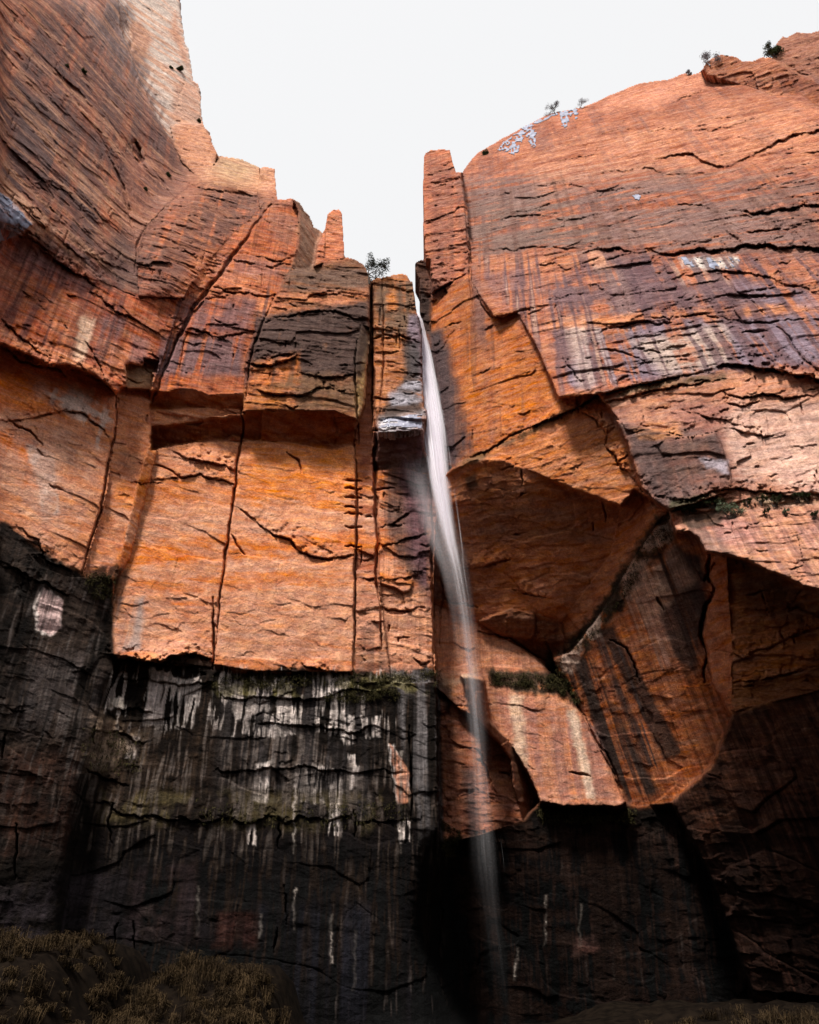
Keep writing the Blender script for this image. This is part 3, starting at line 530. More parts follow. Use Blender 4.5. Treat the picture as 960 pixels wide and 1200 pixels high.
paint([(740,400),(850,378),(860,425),(780,440)], (.46,.34,.28), .8, 10, 'mix', .40); paint([(660,375),(700,372),(720,450),(680,455)], (.46,.33,.28), .7, 8, 'streak', .48)
paint([(560,300),(640,300),(640,350),(608,364),(580,345)], (.25,.12,.10), .7, 6, 'streak', .5); paint([(553,300),(700,296),(720,310),(560,320)], (.52,.20,.10), .5, 5)
paint([(795,302),(865,300),(862,312),(830,316),(800,312)], (.56,.49,.44), .9, 3, 'streak', .4)
paint([(640,372),(760,366),(960,352),(960,366),(800,376),(640,386)], (.54,.21,.10), .8, 4, 'strata', .42); paint([(860,330),(960,345),(960,362),(870,352)], BLU, .7, 5, 'mix', .42)
paint([(560,400),(640,440),(650,470),(570,510),(540,470)], (.50,.16,.05), .5, 14); paint([(720,455),(960,440),(960,470),(720,480)], (.45,.20,.12), .6, 8, 'strata', .42)
paint([(700,462),(800,440),(850,437),(850,446),(800,451),(740,462),(700,474),(640,500),(600,520),(540,552),(535,544),(600,512),(650,488)], (.10,.07,.04), .8, 3, 'blotch', .42)
paint([(700,480),(790,470),(870,480),(840,508),(730,500)], (.30,.14,.11), .7, 8, 'mix', .42); paint([(860,470),(960,470),(1200,480),(1200,580),(960,578),(870,560),(850,520)], (.56,.36,.29), .7, 12, 'mix', .3)
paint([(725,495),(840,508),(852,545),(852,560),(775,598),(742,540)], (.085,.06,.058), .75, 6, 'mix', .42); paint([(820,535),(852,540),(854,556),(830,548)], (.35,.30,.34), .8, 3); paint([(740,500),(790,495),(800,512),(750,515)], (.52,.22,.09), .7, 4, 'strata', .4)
paint([(785,585),(850,578),(855,586),(800,600),(782,602)], (.05,.05,.028), .85, 3, 'blotch', .40); paint([(850,582),(960,578),(960,590),(860,596)], (.40,.30,.2), .6, 4, 'blotch', .45)
paint([(800,605),(960,595),(960,640),(840,640),(810,620)], (.34,.17,.15), .7, 8, 'streak', .48); paint([(770,605),(830,620),(880,665),(835,648),(795,625)], (.16,.10,.085), .7, 5, 'streak', .44)
paint([(850,600),(960,595),(960,615),(900,620)], PINK, .7, 6, 'mix', .42); paint([(870,640),(960,650),(960,686),(920,674)], PINK, .7, 6, 'streak', .40); paint([(955,686),(1200,700),(1200,760),(960,704)], PINK, .8, 2)
paint([(553,300),(700,296),(960,300),(1200,320),(1200,440),(900,428),(700,455),(655,460),(607,366)], (.12,.068,.075), .8, 10, 'long', .57, .06, 2); paint([(560,300),(700,298),(740,350),(720,450),(660,455),(607,366)], (.46,.27,.20), .6, 8, 'long', .70, .05, 2)
paint([(545,215),(960,190),(960,296),(553,300)], (.14,.07,.055), .6, 12, 'long', .64, .07, 2); paint([(510,390),(560,330),(650,465),(540,545)], (.16,.065,.04), .6, 10, 'long', .66, .06, 2)
paint([(0,280),(170,350),(160,425),(0,395)], (.12,.05,.045), .7, 8, 'long', .62, .06, 2); paint([(190,340),(330,340),(290,455),(180,455)], (.10,.055,.055), .7, 8, 'long', .62, .06, 2); paint([(860,600),(1100,600),(1100,690),(941,684),(850,650)], (.20,.10,.09), .6, 8, 'long', .60, .07, 2)
paint([(858,840),(960,812),(1200,800),(1200,900),(900,920),(830,990),(796,945)], (.10,.040,.024), .8, 16, 'mix', .46)
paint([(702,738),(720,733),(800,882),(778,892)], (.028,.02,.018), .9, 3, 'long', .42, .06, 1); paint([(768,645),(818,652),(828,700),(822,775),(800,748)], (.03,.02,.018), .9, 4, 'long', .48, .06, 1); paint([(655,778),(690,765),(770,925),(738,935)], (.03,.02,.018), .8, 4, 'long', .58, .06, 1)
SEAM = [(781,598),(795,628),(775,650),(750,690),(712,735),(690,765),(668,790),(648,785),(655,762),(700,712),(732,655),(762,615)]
# cave and lower right
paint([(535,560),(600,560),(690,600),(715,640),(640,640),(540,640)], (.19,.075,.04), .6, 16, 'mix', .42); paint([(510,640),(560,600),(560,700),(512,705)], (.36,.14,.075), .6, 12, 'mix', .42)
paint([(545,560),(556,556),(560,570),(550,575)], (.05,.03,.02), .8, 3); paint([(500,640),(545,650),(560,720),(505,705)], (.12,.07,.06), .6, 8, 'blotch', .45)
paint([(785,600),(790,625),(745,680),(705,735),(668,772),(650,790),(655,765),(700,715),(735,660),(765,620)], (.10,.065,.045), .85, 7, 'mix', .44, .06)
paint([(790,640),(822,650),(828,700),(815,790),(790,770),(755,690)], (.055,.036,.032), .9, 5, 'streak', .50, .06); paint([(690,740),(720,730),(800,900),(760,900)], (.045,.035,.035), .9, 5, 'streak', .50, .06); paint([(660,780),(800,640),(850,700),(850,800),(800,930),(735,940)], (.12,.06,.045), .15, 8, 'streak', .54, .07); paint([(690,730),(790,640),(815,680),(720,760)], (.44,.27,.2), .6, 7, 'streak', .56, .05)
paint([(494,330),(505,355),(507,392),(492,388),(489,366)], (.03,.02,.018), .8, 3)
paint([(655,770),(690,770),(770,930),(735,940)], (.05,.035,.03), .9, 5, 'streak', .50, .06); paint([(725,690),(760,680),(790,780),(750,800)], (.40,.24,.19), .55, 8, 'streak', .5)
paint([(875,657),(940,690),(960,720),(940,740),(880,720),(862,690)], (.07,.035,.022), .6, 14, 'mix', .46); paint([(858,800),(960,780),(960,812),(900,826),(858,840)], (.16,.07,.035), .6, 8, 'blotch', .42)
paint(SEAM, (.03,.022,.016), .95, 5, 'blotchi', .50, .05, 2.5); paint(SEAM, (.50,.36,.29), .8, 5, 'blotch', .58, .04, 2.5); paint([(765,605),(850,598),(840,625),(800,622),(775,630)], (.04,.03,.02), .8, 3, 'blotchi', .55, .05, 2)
paint([(735,640),(790,625),(830,650),(800,700),(740,760),(715,745)], (.44,.22,.14), .45, 8, 'blotch', .56, .05, 2)
# lower centre slab
paint([(570,783),(660,790),(650,812),(640,815),(610,812),(575,800)], (.04,.032,.022), .92, 4, 'mix', .34, .08, yw=8); paint([(640,760),(662,790),(680,830),(655,815),(640,800)], BLACK, .92, 4)
paint([(515,785),(560,780),(560,800),(515,805)], (.40,.28,.2), .7, 4, 'blotch', .42); paint([(575,810),(700,850),(720,940),(640,940)], (.22,.11,.10), .6, 10, 'streak', .50); paint([(596,815),(612,815),(618,900),(604,890)], CREAM, .7, 4, 'streak', .36)
paint([(664,830),(676,830),(700,938),(688,938)], (.55,.42,.32), .75, 3, 'streak', .3); paint([(515,810),(530,812),(540,870),(545,960),(530,985),(515,985)], (.42,.17,.10), .6, 6)
paint([(540,900),(556,900),(562,985),(548,985)], (.06,.04,.04), .8, 5); paint([(516,800),(530,806),(528,840),(520,830)], (.05,.035,.03), .8, 3)
# black mineral stain of the lower wall
paint([(-280,570),(0,612),(60,652),(95,672),(104,700),(132,680),(134,768),(190,778),(245,770),(258,788),(400,788),(456,786),(505,783),(516,800),(520,985),(560,980),(610,972),(630,948),(728,948),(800,960),(860,1300),(-280,1300)], BLACK, .96, 2.5, None, yw=14, warp=.8, wet=.12)
paint([(104,668),(150,664),(140,690),(134,700),(110,692)], BLACK, .9, 3, 'streak', .42, yw=10)
paint([(0,620),(90,680),(130,720),(130,900),(0,900)], (.040,.026,.020), .8, 12, 'mix', .48, .08); paint([(0,880),(90,880),(80,1000),(0,1000)], (.05,.022,.015), .7, 12, 'mix', .46)
paint([(0,780),(130,760),(120,860),(0,860)], (.06,.05,.05), .5, 14, 'streak', .54, .08)
for p, k in (([(130,788),(150,790),(148,840),(122,838)], .5), ([(128,818),(145,818),(143,830),(128,832)], 1), ([(178,786),(200,788),(188,852),(168,850)], 1.2), ([(200,790),(235,795),(225,850),(190,852)], .7), ([(250,792),(300,795),(300,860),(250,860)], .45),
             ([(322,792),(330,792),(338,860),(325,862)], 1), ([(300,800),(345,800),(350,862),(300,862)], .6), ([(365,790),(410,792),(405,860),(370,862)], .75), ([(398,838),(416,836),(415,868),(402,876)], 1), ([(420,838),(446,842),(446,866),(424,862)], .85),
             ([(300,895),(318,890),(312,940),(296,938)], .9), ([(345,900),(400,900),(400,945),(345,945)], .5), ([(408,880),(420,880),(420,920),(408,920)], .9), ([(385,920),(400,920),(400,980),(385,980)], .7), ([(290,965),(300,965),(300,990),(290,990)], 1),
             ([(148,868),(165,866),(158,892),(146,894)], 1), ([(40,700),(52,688),(74,702),(72,735),(58,745),(42,740)], 1.0), ([(455,870),(462,870),(482,925),(478,942),(466,942)], 1.0), ([(466,965),(480,965),(480,990),(468,990)], .9)):
    paint(p, (.74,.63,.58), min(1, .45+.75*k), 1.6, 'drip', .62-.20*min(k, 1.2), .05, .9, yw=9)
paint([(44,702),(52,690),(74,704),(72,735),(58,745),(44,738)], (.55,.38,.36), .95, 2); paint([(458,872),(466,882),(480,905),(482,935),(476,942),(466,940),(462,900)], (.50,.23,.15), .95, 2)
paint([(128,818),(145,818),(143,830),(136,827),(128,832)], (.55,.48,.42), .95, 1.5); paint([(180,787),(198,789),(188,852),(168,851)], (.48,.40,.38), .85, 2, 'streak', .32)
paint([(128,786),(470,786),(470,858),(125,856)], (.72,.62,.57), .95, 12, 'drip', .645, .035, yw=8); paint([(200,860),(330,850),(500,850),(505,900),(440,935),(330,905),(270,930),(190,890)], (.34,.30,.29), .55, 26, 'drip', .69, .04); paint([(100,960),(520,960),(520,1190),(100,1190)], (.16,.13,.12), .6, 16, 'drip', .70, .05)
paint([(0,620),(130,690),(130,1000),(0,1000)], (.065,.047,.040), .6, 10, 'drip', .60, .1); paint([(100,790),(515,790),(515,1150),(100,1150)], (.050,.028,.018), .45, 12, 'drip', .56, .08); paint([(560,970),(860,970),(960,1190),(540,1190)], (.05,.026,.02), .8, 14, 'drip', .58, .08)
paint([(660,960),(760,980),(880,1200),(620,1200)], (.12,.10,.09), .5, 14, 'drip', .72, .04); paint([(860,850),(960,820),(960,1200),(900,1200)], (.11,.045,.03), .8, 14, 'drip', .60, .07)
paint([(130,845),(245,850),(240,960),(120,950)], (.045,.027,.017), .6, 24, 'mix', .46); paint([(110,838),(160,840),(165,890),(105,900)], (.30,.21,.15), .8, 12, 'blotch', .55, .06)
paint([(258,790),(460,790),(470,960),(258,965)], (.050,.042,.042), .5, 20, 'streak', .54, .09); paint([(455,785),(515,785),(520,985),(490,990),(480,900)], (.13,.115,.115), .8, 5, 'streak', .47, .09)
paint([(250,800),(500,790),(500,812),(250,818)], (.12,.10,.04), .7, 4, 'blotch', .54, .05); paint([(120,925),(480,930),(480,975),(120,965)], (.08,.06,.028), .6, 8, 'blotch', .55, .05)
paint([(150,1020),(230,1010),(230,1100),(150,1100)], (.07,.036,.033), .8, 10, 'mix', .46); paint([(255,1070),(300,1070),(300,1110),(250,1110)], (.09,.035,.028), .8, 6, 'mix', .42); paint([(160,1062),(180,1062),(180,1090),(162,1090)], (.40,.28,.26), .8, 3, 'blotch', .4)
for x, y0, y1, wd in ((232,1040,1100,2), (345,1040,1090,2), (388,1070,1130,3), (415,1090,1160,3), (345,930,1000,2), (640,1050,1110,2), (605,1110,1150,3), (680,1060,1110,2), (720,1080,1150,2), (470,880,1000,2), (305,1070,1100,3)):
    paint([(x,y0),(x+wd,y0),(x+wd-2,y1),(x-2,y1)], (.38,.32,.28), .75, 1.5, 'blotch', .42)
paint([(610,960),(760,960),(820,1100),(820,1200),(560,1200),(530,1000)], (.035,.017,.012), .8, 10, 'mix', .50, .06); paint([(675,1100),(700,1095),(705,1115),(670,1120)], (.22,.11,.09), .8, 3, 'blotch', .42)
paint([(780,940),(960,840),(960,1200),(880,1200)], (.05,.021,.014), .7, 16, 'streak', .54, .07); paint([(300,1060),(480,1060),(480,1200),(330,1200)], (.022,.022,.032), .7, 12, 'streak', .50)
paint([(0,1040),(220,1000),(250,1100),(0,1120)], (.035,.027,.032), .7, 12, 'mix', .46)
paint([(95,850),(515,850),(515,1010),(95,1010)], (.10,.080,.070), .6, 22, 'drip', .60, .06); paint([(0,650),(130,700),(110,900),(0,900)], (.10,.085,.080), .5, 16, 'drip', .66, .06)
dk = sstep(900, 1050, PY+wy*9)*sstep(30, 140, PX+wx*3)        # rock colour darkens further towards the foot of the wall
cols *= (1-.60*dk*(cols.mean(-1) < .2))[..., None]
cols = np.clip(cols, .003, .8)
WET = blur(WET, 1)

# ------------------------------------------------------------------ materials
def mat(name):
    m = bpy.data.materials.new(name); m.use_nodes = True; n = m.node_tree; n.nodes.clear()
    out = n.nodes.new('ShaderNodeOutputMaterial'); return m, n, out
def N(n, t, **k):
    o = n.nodes.new(t)
    for a, b in k.items():
        if a.startswith('i_'): o.inputs[a[2:].replace('_', ' ')].default_value = b
        else: setattr(o, a, b)
    return o
def mathn(n, op, a, b=None, c=None):
    o = n.nodes.new('ShaderNodeMath'); o.operation = op
    for i, v in enumerate((a, b, c)):
        if v is None: continue
        if isinstance(v, (int, float)): o.inputs[i].default_value = v
        else: n.links.new(v, o.inputs[i])
    return o.outputs[0]
def rock_material():
    m, n, out = mat('rock'); L = n.links.new
    col = N(n, 'ShaderNodeAttribute', attribute_name='Col'); aux = N(n, 'ShaderNodeAttribute', attribute_name='Aux')
    uv = N(n, 'ShaderNodeUVMap', uv_map='wall')          # metres along the wall, metres up
    sx = N(n, 'ShaderNodeSeparateColor'); L(aux.outputs['Color'], sx.inputs[0])
    def tex(scale, sc=(1, 1, 1), det=5, rough=.6, src=None, kind='ShaderNodeTexNoise'):
        mp = N(n, 'ShaderNodeMapping'); mp.inputs['Scale'].default_value = sc; L(src or uv.outputs[0], mp.inputs[0])
        t = N(n, kind); t.inputs['Scale'].default_value = scale
        if kind == 'ShaderNodeTexNoise': t.inputs['Detail'].default_value = det; t.inputs['Roughness'].default_value = rough
        L(mp.outputs[0], t.inputs['Vector']); return t.outputs[0]
    geo = N(n, 'ShaderNodeNewGeometry')
    wn = N(n, 'ShaderNodeTexNoise'); wn.inputs['Scale'].default_value = .5; wn.inputs['Detail'].default_value = 4; L(uv.outputs[0], wn.inputs['Vector'])
    wv = N(n, 'ShaderNodeVectorMath', operation='MULTIPLY_ADD'); L(wn.outputs['Color'], wv.inputs[0]); wv.inputs[1].default_value = (1.2, .9, 0); L(uv.outputs[0], wv.inputs[2])
    ws = N(n, 'ShaderNodeVectorMath', operation='MULTIPLY_ADD'); L(wn.outputs['Color'], ws.inputs[0]); ws.inputs[1].default_value = (.30, 3, 0); L(uv.outputs[0], ws.inputs[2])
    streak = tex(1.0, (2.6, .07, 1), 6, .68, src=ws.outputs[0]); strata = tex(1.0, (.35, 2.1, 1), 8, .72, src=wv.outputs[0])
    grain = tex(1.1, det=9, rough=.75, src=geo.outputs['Position']); fine = tex(5, det=6, rough=.75, src=geo.outputs['Position']); big = tex(.12, det=6, rough=.65, src=geo.outputs['Position'])
    def mr(v, a, b, c, d):
        o = N(n, 'ShaderNodeMapRange'); L(v, o.inputs[0])
        for i, q in zip((1, 2, 3, 4), (a, b, c, d)): o.inputs[i].default_value = q
        return o.outputs[0]
    st = mathn(n, 'MULTIPLY', mathn(n, 'SUBTRACT', mr(strata, .32, .68, .55, 1.35), 1.0), mathn(n, 'MULTIPLY', sx.outputs[2], mr(big, .35, .6, .35, 1.0)))
    k = mathn(n, 'MULTIPLY', mathn(n, 'ADD', st, 1.0), mr(grain, .30, .70, .58, 1.36))
    k = mathn(n, 'MULTIPLY', k, mr(fine, .32, .68, .70, 1.27))
    stk = mathn(n, 'MULTIPLY', mathn(n, 'SUBTRACT', mr(streak, .33, .67, .30, 1.6), 1.0), sx.outputs[1])
    k = mathn(n, 'MULTIPLY', k, mathn(n, 'ADD', stk, 1.0)); k = mathn(n, 'MAXIMUM', k, .12)
    vm = N(n, 'ShaderNodeMapping'); vm.inputs['Scale'].default_value = (.55, 1.5, 1); L(wv.outputs[0], vm.inputs[0])
    vo = N(n, 'ShaderNodeTexVoronoi'); vo.inputs['Scale'].default_value = 1.3; vo.inputs['Detail'].default_value = 2; L(vm.outputs[0], vo.inputs['Vector'])
    vc = N(n, 'ShaderNodeSeparateColor'); L(vo.outputs['Color'], vc.inputs[0]); k = mathn(n, 'MULTIPLY', k, mr(vc.outputs[0], 0, 1, .90, 1.10)); chip = vo.outputs['Distance']
    mul = N(n, 'ShaderNodeVectorMath', operation='SCALE'); L(col.outputs['Color'], mul.inputs[0]); L(k, mul.inputs['Scale'])
    hv = N(n, 'ShaderNodeHueSaturation'); L(mul.outputs[0], hv.inputs['Color']); L(mr(grain, .3, .7, .490, .510), hv.inputs['Hue']); L(mr(strata, .3, .7, 1.2, .85), hv.inputs['Saturation'])
    # fine cracks: thin dark lines along a stretched cell border
    b = N(n, 'ShaderNodeBsdfPrincipled'); L(hv.outputs[0], b.inputs['Base Color'])
    L(mr(sx.outputs[0], 0, 1, .88, .38), b.inputs['Roughness']); b.inputs['Specular IOR Level'].default_value = .08
    h = mathn(n, 'ADD', mathn(n, 'MULTIPLY', grain, .30), mathn(n, 'MULTIPLY', mathn(n, 'MULTIPLY', strata, sx.outputs[2]), .30)); h = mathn(n, 'ADD', h, mathn(n, 'MULTIPLY', fine, .10))
    h = mathn(n, 'ADD', h, mathn(n, 'MULTIPLY', mathn(n, 'MULTIPLY', streak, sx.outputs[1]), .06))
    h = mathn(n, 'ADD', h, mathn(n, 'MULTIPLY', mathn(n, 'MULTIPLY', chip, mr(big, .4, .62, .15, 1)), mathn(n, 'MULTIPLY', sx.outputs[2], .16)))
    bp = N(n, 'ShaderNodeBump'); bp.inputs['Strength'].default_value = .9; bp.inputs['Distance'].default_value = 1.0; L(h, bp.inputs['Height']); L(bp.outputs[0], b.inputs['Normal'])
    L(b.outputs[0], out.inputs[0]); return m
ROCK = rock_material()
def simple(name, c1, c2, scale=8, rough=.95, spec=.03, sss=0, bump=0):
    m, n, out = mat(name); L = n.links.new
    t = N(n, 'ShaderNodeTexNoise'); t.inputs['Scale'].default_value = scale; t.inputs['Detail'].default_value = 5
    g = N(n, 'ShaderNodeNewGeometry'); L(g.outputs['Position'], t.inputs['Vector'])
    r = N(n, 'ShaderNodeValToRGB'); r.color_ramp.elements[0].position = .35; r.color_ramp.elements[1].position = .65
    r.color_ramp.elements[0].color = (*c1, 1); r.color_ramp.elements[1].color = (*c2, 1); L(t.outputs[0], r.inputs[0])
    b = N(n, 'ShaderNodeBsdfPrincipled'); L(r.outputs[0], b.inputs['Base Color']); b.inputs['Roughness'].default_value = rough; b.inputs['Specular IOR Level'].default_value = spec
    if bump:
        bp = N(n, 'ShaderNodeBump'); bp.inputs['Strength'].default_value = bump; L(t.outputs[0], bp.inputs['Height']); L(bp.outputs[0], b.inputs['Normal'])
    L(b.outputs[0], out.inputs[0]); return m

def tag(o, label=None, cat=None, group=None, kind=None):
    if label: o['label'] = label
    if cat: o['category'] = cat
    if group: o['group'] = group
    if kind: o['kind'] = kind
    return o
def link_mesh(name, V, Q, material, parent=None, smooth=True):
    me = bpy.data.meshes.new(name); V = np.ascontiguousarray(V, np.float32); Q = np.ascontiguousarray(Q, np.int32)
    me.vertices.add(len(V)); me.vertices.foreach_set('co', V.ravel()); k = Q.shape[1]
    me.loops.add(Q.size); me.loops.foreach_set('vertex_index', Q.ravel()); me.polygons.add(len(Q))
    me.polygons.foreach_set('loop_start', np.arange(0, Q.size, k, dtype=np.int32)); me.polygons.foreach_set('loop_total', np.full(len(Q), k, np.int32))
    if smooth: me.polygons.foreach_set('use_smooth', np.ones(len(Q), bool))
    me.materials.append(material); me.update(calc_edges=True); me.validate()
    o = bpy.data.objects.new(name, me); COL.objects.link(o); o.parent = parent; return o

# ------------------------------------------------------------------ build the rock masses
GR = {'L': 0, 'R': 1, 'COL': 2, 'SPIRE': 3, 'CAP': 4, 'CHOCK': 5}
gid = np.array([GR[FAC[n].grp] for n in ORDER])[fid]
ok = sk <= STEP*.2
qa = (slice(0, -1), slice(0, -1)); qb = (slice(0, -1), slice(1, None)); qc = (slice(1, None), slice(1, None)); qd = (slice(1, None), slice(0, -1))
q_ok = (ok[qa].astype(int)+ok[qb]+ok[qc]+ok[qd]) >= 4
q_g = gid[qc]
idx = np.arange(PX.size).reshape(PX.shape)
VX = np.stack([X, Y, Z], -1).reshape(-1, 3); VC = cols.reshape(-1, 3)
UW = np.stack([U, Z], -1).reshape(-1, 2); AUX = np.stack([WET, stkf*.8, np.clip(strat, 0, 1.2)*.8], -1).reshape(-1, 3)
def mass(name, g, back=14.0):
    m = q_ok & (q_g == g)
    Q = np.stack([idx[qa][m], idx[qd][m], idx[qc][m], idx[qb][m]], -1)
    # border edges
    E = np.concatenate([Q[:, [0, 1]], Q[:, [1, 2]], Q[:, [2, 3]], Q[:, [3, 0]]]); key = np.sort(E, 1); key = key[:, 0].astype(np.int64)*PX.size+key[:, 1]
    u_, first, cnt = np.unique(key, return_index=True, return_counts=True); B = E[first[cnt == 1]]
    used, inv_ = np.unique(Q, return_inverse=True); Qn = inv_.reshape(Q.shape); lut = np.full(PX.size, -1); lut[used] = np.arange(len(used))
    bv = np.unique(B); V0 = VX[used]; n0 = len(used)
    C0 = VC[used]; U0 = UW[used]; A0 = AUX[used]
    lut2 = np.full(PX.size, -1); rings = [bv]; Vs = [V0]; Cs = [C0]; Us = [U0]; As = [A0]; Qs = [Qn]; prev = lut.copy(); base = n0
    for dist in (back*.12, back):                            # the mass goes back from its outline: real thickness
        p = VX[bv].copy(); hz = p[:, :2]-CAM[:2]; r = np.hypot(hz[:, 0], hz[:, 1])[:, None]; p[:, :2] += hz/r*dist
        now = np.full(PX.size, -1); now[bv] = base+np.arange(len(bv)); base += len(bv)
        Vs.append(p); Cs.append(VC[bv]); Us.append(UW[bv]+np.array([dist*.5, 0])); As.append(AUX[bv])
        Qs.append(np.stack([prev[B[:, 1]], prev[B[:, 0]], now[B[:, 0]], now[B[:, 1]]], -1)); prev = now
    V = np.concatenate(Vs); C = np.concatenate(Cs); UU = np.concatenate(Us); A = np.concatenate(As); QQ = np.concatenate(Qs)
    o = link_mesh(name, V, QQ, ROCK); me = o.data
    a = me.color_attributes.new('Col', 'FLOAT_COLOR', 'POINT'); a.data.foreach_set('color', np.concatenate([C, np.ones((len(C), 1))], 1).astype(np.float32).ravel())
    a = me.color_attributes.new('Aux', 'FLOAT_COLOR', 'POINT'); a.data.foreach_set('color', np.concatenate([A, np.ones((len(A), 1))], 1).astype(np.float32).ravel())
    uvl = me.uv_layers.new(name='wall'); li = np.zeros(len(me.loops), np.int32); me.loops.foreach_get('vertex_index', li); uvl.data.foreach_set('uv', UU[li].astype(np.float32).ravel())
    return o
tag(mass('left_cliff', 0), 'orange sandstone cliff left of the waterfall, black-stained at its foot', kind='structure')
tag(mass('right_cliff', 1), 'sandstone cliff right of the waterfall with a deep overhanging hollow', kind='structure')
tag(mass('rock_column', 2, 6), 'narrow dark-topped rock column just left of the waterfall, split from the cliff by a crack', 'rock column')
tag(mass('rock_spire', 3, 3), 'thin reddish rock spire standing alone on the rim left of the gap', 'rock spire')
tag(mass('caprock', 4, 10), 'jutting dark brown caprock block on the rim at the upper right corner', 'rock')
tag(mass('chockstone', 5, 4), 'dark wet rock wedged in the slot above the top of the waterfall', 'rock')

# ------------------------------------------------------------------ ground, and an unseen hill added behind the camera to block low sky
def gheight(x, y):
    g = -3.6*sstep(14, 40, y)
    m = 5.2*sstep(30, 47, y)*sstep(-15.5, -20, x)*(1-.5*sstep(-34, -60, x))+3.6*sstep(38, 49, y)*sstep(-16.5, -14, x)*sstep(-6.5, -9, x)+1.2*sstep(36, 48, y)*sstep(10, 17, x)
    return g+m+2.2*(fbm2(x/4+50, y/4+50, 501, 5, .6)-.5)*sstep(3, 12, np.hypot(x, y))
gx_ = np.concatenate([np.linspace(-1500, -90, 24), np.linspace(-86, 86, 200), np.linspace(90, 1500, 24)]); gy_ = np.concatenate([np.linspace(-1500, -60, 24), np.linspace(-56, 76, 180), np.linspace(80, 1500, 24)])
GX, GY = np.meshgrid(gx_, gy_); GZ = gheight(GX, GY)
gi = np.arange(GX.size).reshape(GX.shape)
SOIL = simple('soil', (.003,.002,.0015), (.009,.006,.004), 1.5, bump=.8)
tag(link_mesh('ground', np.stack([GX, GY, GZ], -1).reshape(-1, 3), np.stack([gi[:-1,:-1].ravel(), gi[:-1,1:].ravel(), gi[1:,1:].ravel(), gi[1:,:-1].ravel()], -1), SOIL), kind='structure')
th = np.linspace(math.radians(-8), math.radians(-172), 120); hh = np.linspace(0, 1, 40)
TH, HH = np.meshgrid(th, hh); back_h = 62+18*fbm2(TH*3, HH*0+3, 511, 3)
R_ = 58+HH*26+5*fbm2(TH*14, HH*6, 512, 4)
BX = np.cos(TH)*R_*1.15; BY = np.sin(TH)*R_*1.0-4; BZ = HH*back_h-1+3*fbm2(TH*20, HH*9, 513, 4)
bi = np.arange(TH.size).reshape(TH.shape)
tag(link_mesh('sky_block_hill', np.stack([BX, BY, BZ], -1).reshape(-1, 3), np.stack([bi[:-1,:-1].ravel(), bi[1:,:-1].ravel(), bi[1:,1:].ravel(), bi[:-1,1:].ravel()], -1), simple('hill_scrub', (.05,.045,.025), (.14,.065,.04), .3, bump=.3)), kind='structure')

# surface lookup for things that stand on the rock
def at(px, py, out=0.0):
    i = int(np.clip(np.searchsorted(xs, px), 1, NX-1)); j = int(np.clip(np.searchsorted(ys, py), 1, NY-1))
    p = np.array([X[j, i], Y[j, i], Z[j, i]]); d = CAM-p; return Vector(p+d/np.linalg.norm(d)*out)

def bright_at(px, py, Y): return Vector(point(px, py, Y))
# ------------------------------------------------------------------ snow and ice lying on the rock
SNOW = simple('snow', (.11,.12,.17), (.27,.28,.37), 1.2, .7, .3, bump=.3)
def patch(name, poly, label, cat, th=.45, thick=.18, material=SNOW, group=None, brick=True, warp=.8, cell=(.9, .5)):
    a = np.array(poly, float); m = 4
    i0, i1 = np.searchsorted(xs, [a[:, 0].min()-m, a[:, 0].max()+m]); j0, j1 = np.searchsorted(ys, [a[:, 1].min()-m, a[:, 1].max()+m]); s_ = (slice(j0, j1), slice(i0, i1))
    c = inside(poly, PX[s_]+wx[s_]*warp, PY[s_]+wy[s_]*warp) & (sk[s_] < 0)
    nz = fbm2(U[s_]/cell[0], Z[s_]/cell[1], 611, 3, .6)
    if brick: v, lx, ly, bd = cells(U[s_]/3.2, Z[s_]/5.0, 612); nz = nz-.35*(bd < .035)
    c &= nz > th
    q = c[:-1, :-1] & c[:-1, 1:] & c[1:, 1:] & c[1:, :-1]; id_ = np.arange(c.size).reshape(c.shape)
    Q = np.stack([id_[:-1, :-1][q], id_[1:, :-1][q], id_[1:, 1:][q], id_[:-1, 1:][q]], -1)
    if not len(Q): print('empty patch', label); return
    used, iv = np.unique(Q, return_inverse=True); Qn = iv.reshape(Q.shape)
    P = np.stack([X[s_], Y[s_], Z[s_]], -1).reshape(-1, 3)[used]; dv = CAM-P; dv = dv/np.linalg.norm(dv, axis=1)[:, None]
    E = np.concatenate([Qn[:, [0, 1]], Qn[:, [1, 2]], Qn[:, [2, 3]], Qn[:, [3, 0]]]); k = np.sort(E, 1); k = k[:, 0].astype(np.int64)*len(P)+k[:, 1]
    _, f, cn = np.unique(k, return_index=True, return_counts=True); Bd = E[f[cn == 1]]
    top = P+dv*thick*.4+np.array([0, 0, thick*.15]); bot = P-dv*.05
    side = np.stack([Bd[:, 1], Bd[:, 0], Bd[:, 0]+len(P), Bd[:, 1]+len(P)], -1)
    tag(link_mesh(name, np.concatenate([top, bot]), np.concatenate([Qn, side]), material), label, cat, group)
SG = 'snow patches on the cliffs'
patch('snow_patch', [(588,166),(600,158),(622,146),(630,152),(628,175),(622,172),(616,160),(610,172),(606,182),(596,180),(582,176)], 'largest bluish white snow patch, broken into blocks, on the rounded rim right of the gap', 'snow patch', .30, .3, group=SG)
patch('snow_patch', [(608,150),(652,132),(656,134),(630,146),(612,154)], 'thin line of snow on the rim edge between the largest snow patch and a tree', 'snow patch', .24, .25, group=SG, brick=False)
patch('snow_patch', [(655,131),(678,127),(677,140),(668,138),(664,152),(659,150),(656,140)], 'small forked snow patch hanging from the rim under two tiny bare trees', 'snow patch', .28, .3, group=SG)
patch('snow_patch', [(740,228),(752,228),(751,236),(744,234)], 'tiny lone snow patch in the middle of the upper right wall', 'snow patch', .2, .3, group=SG, brick=False)
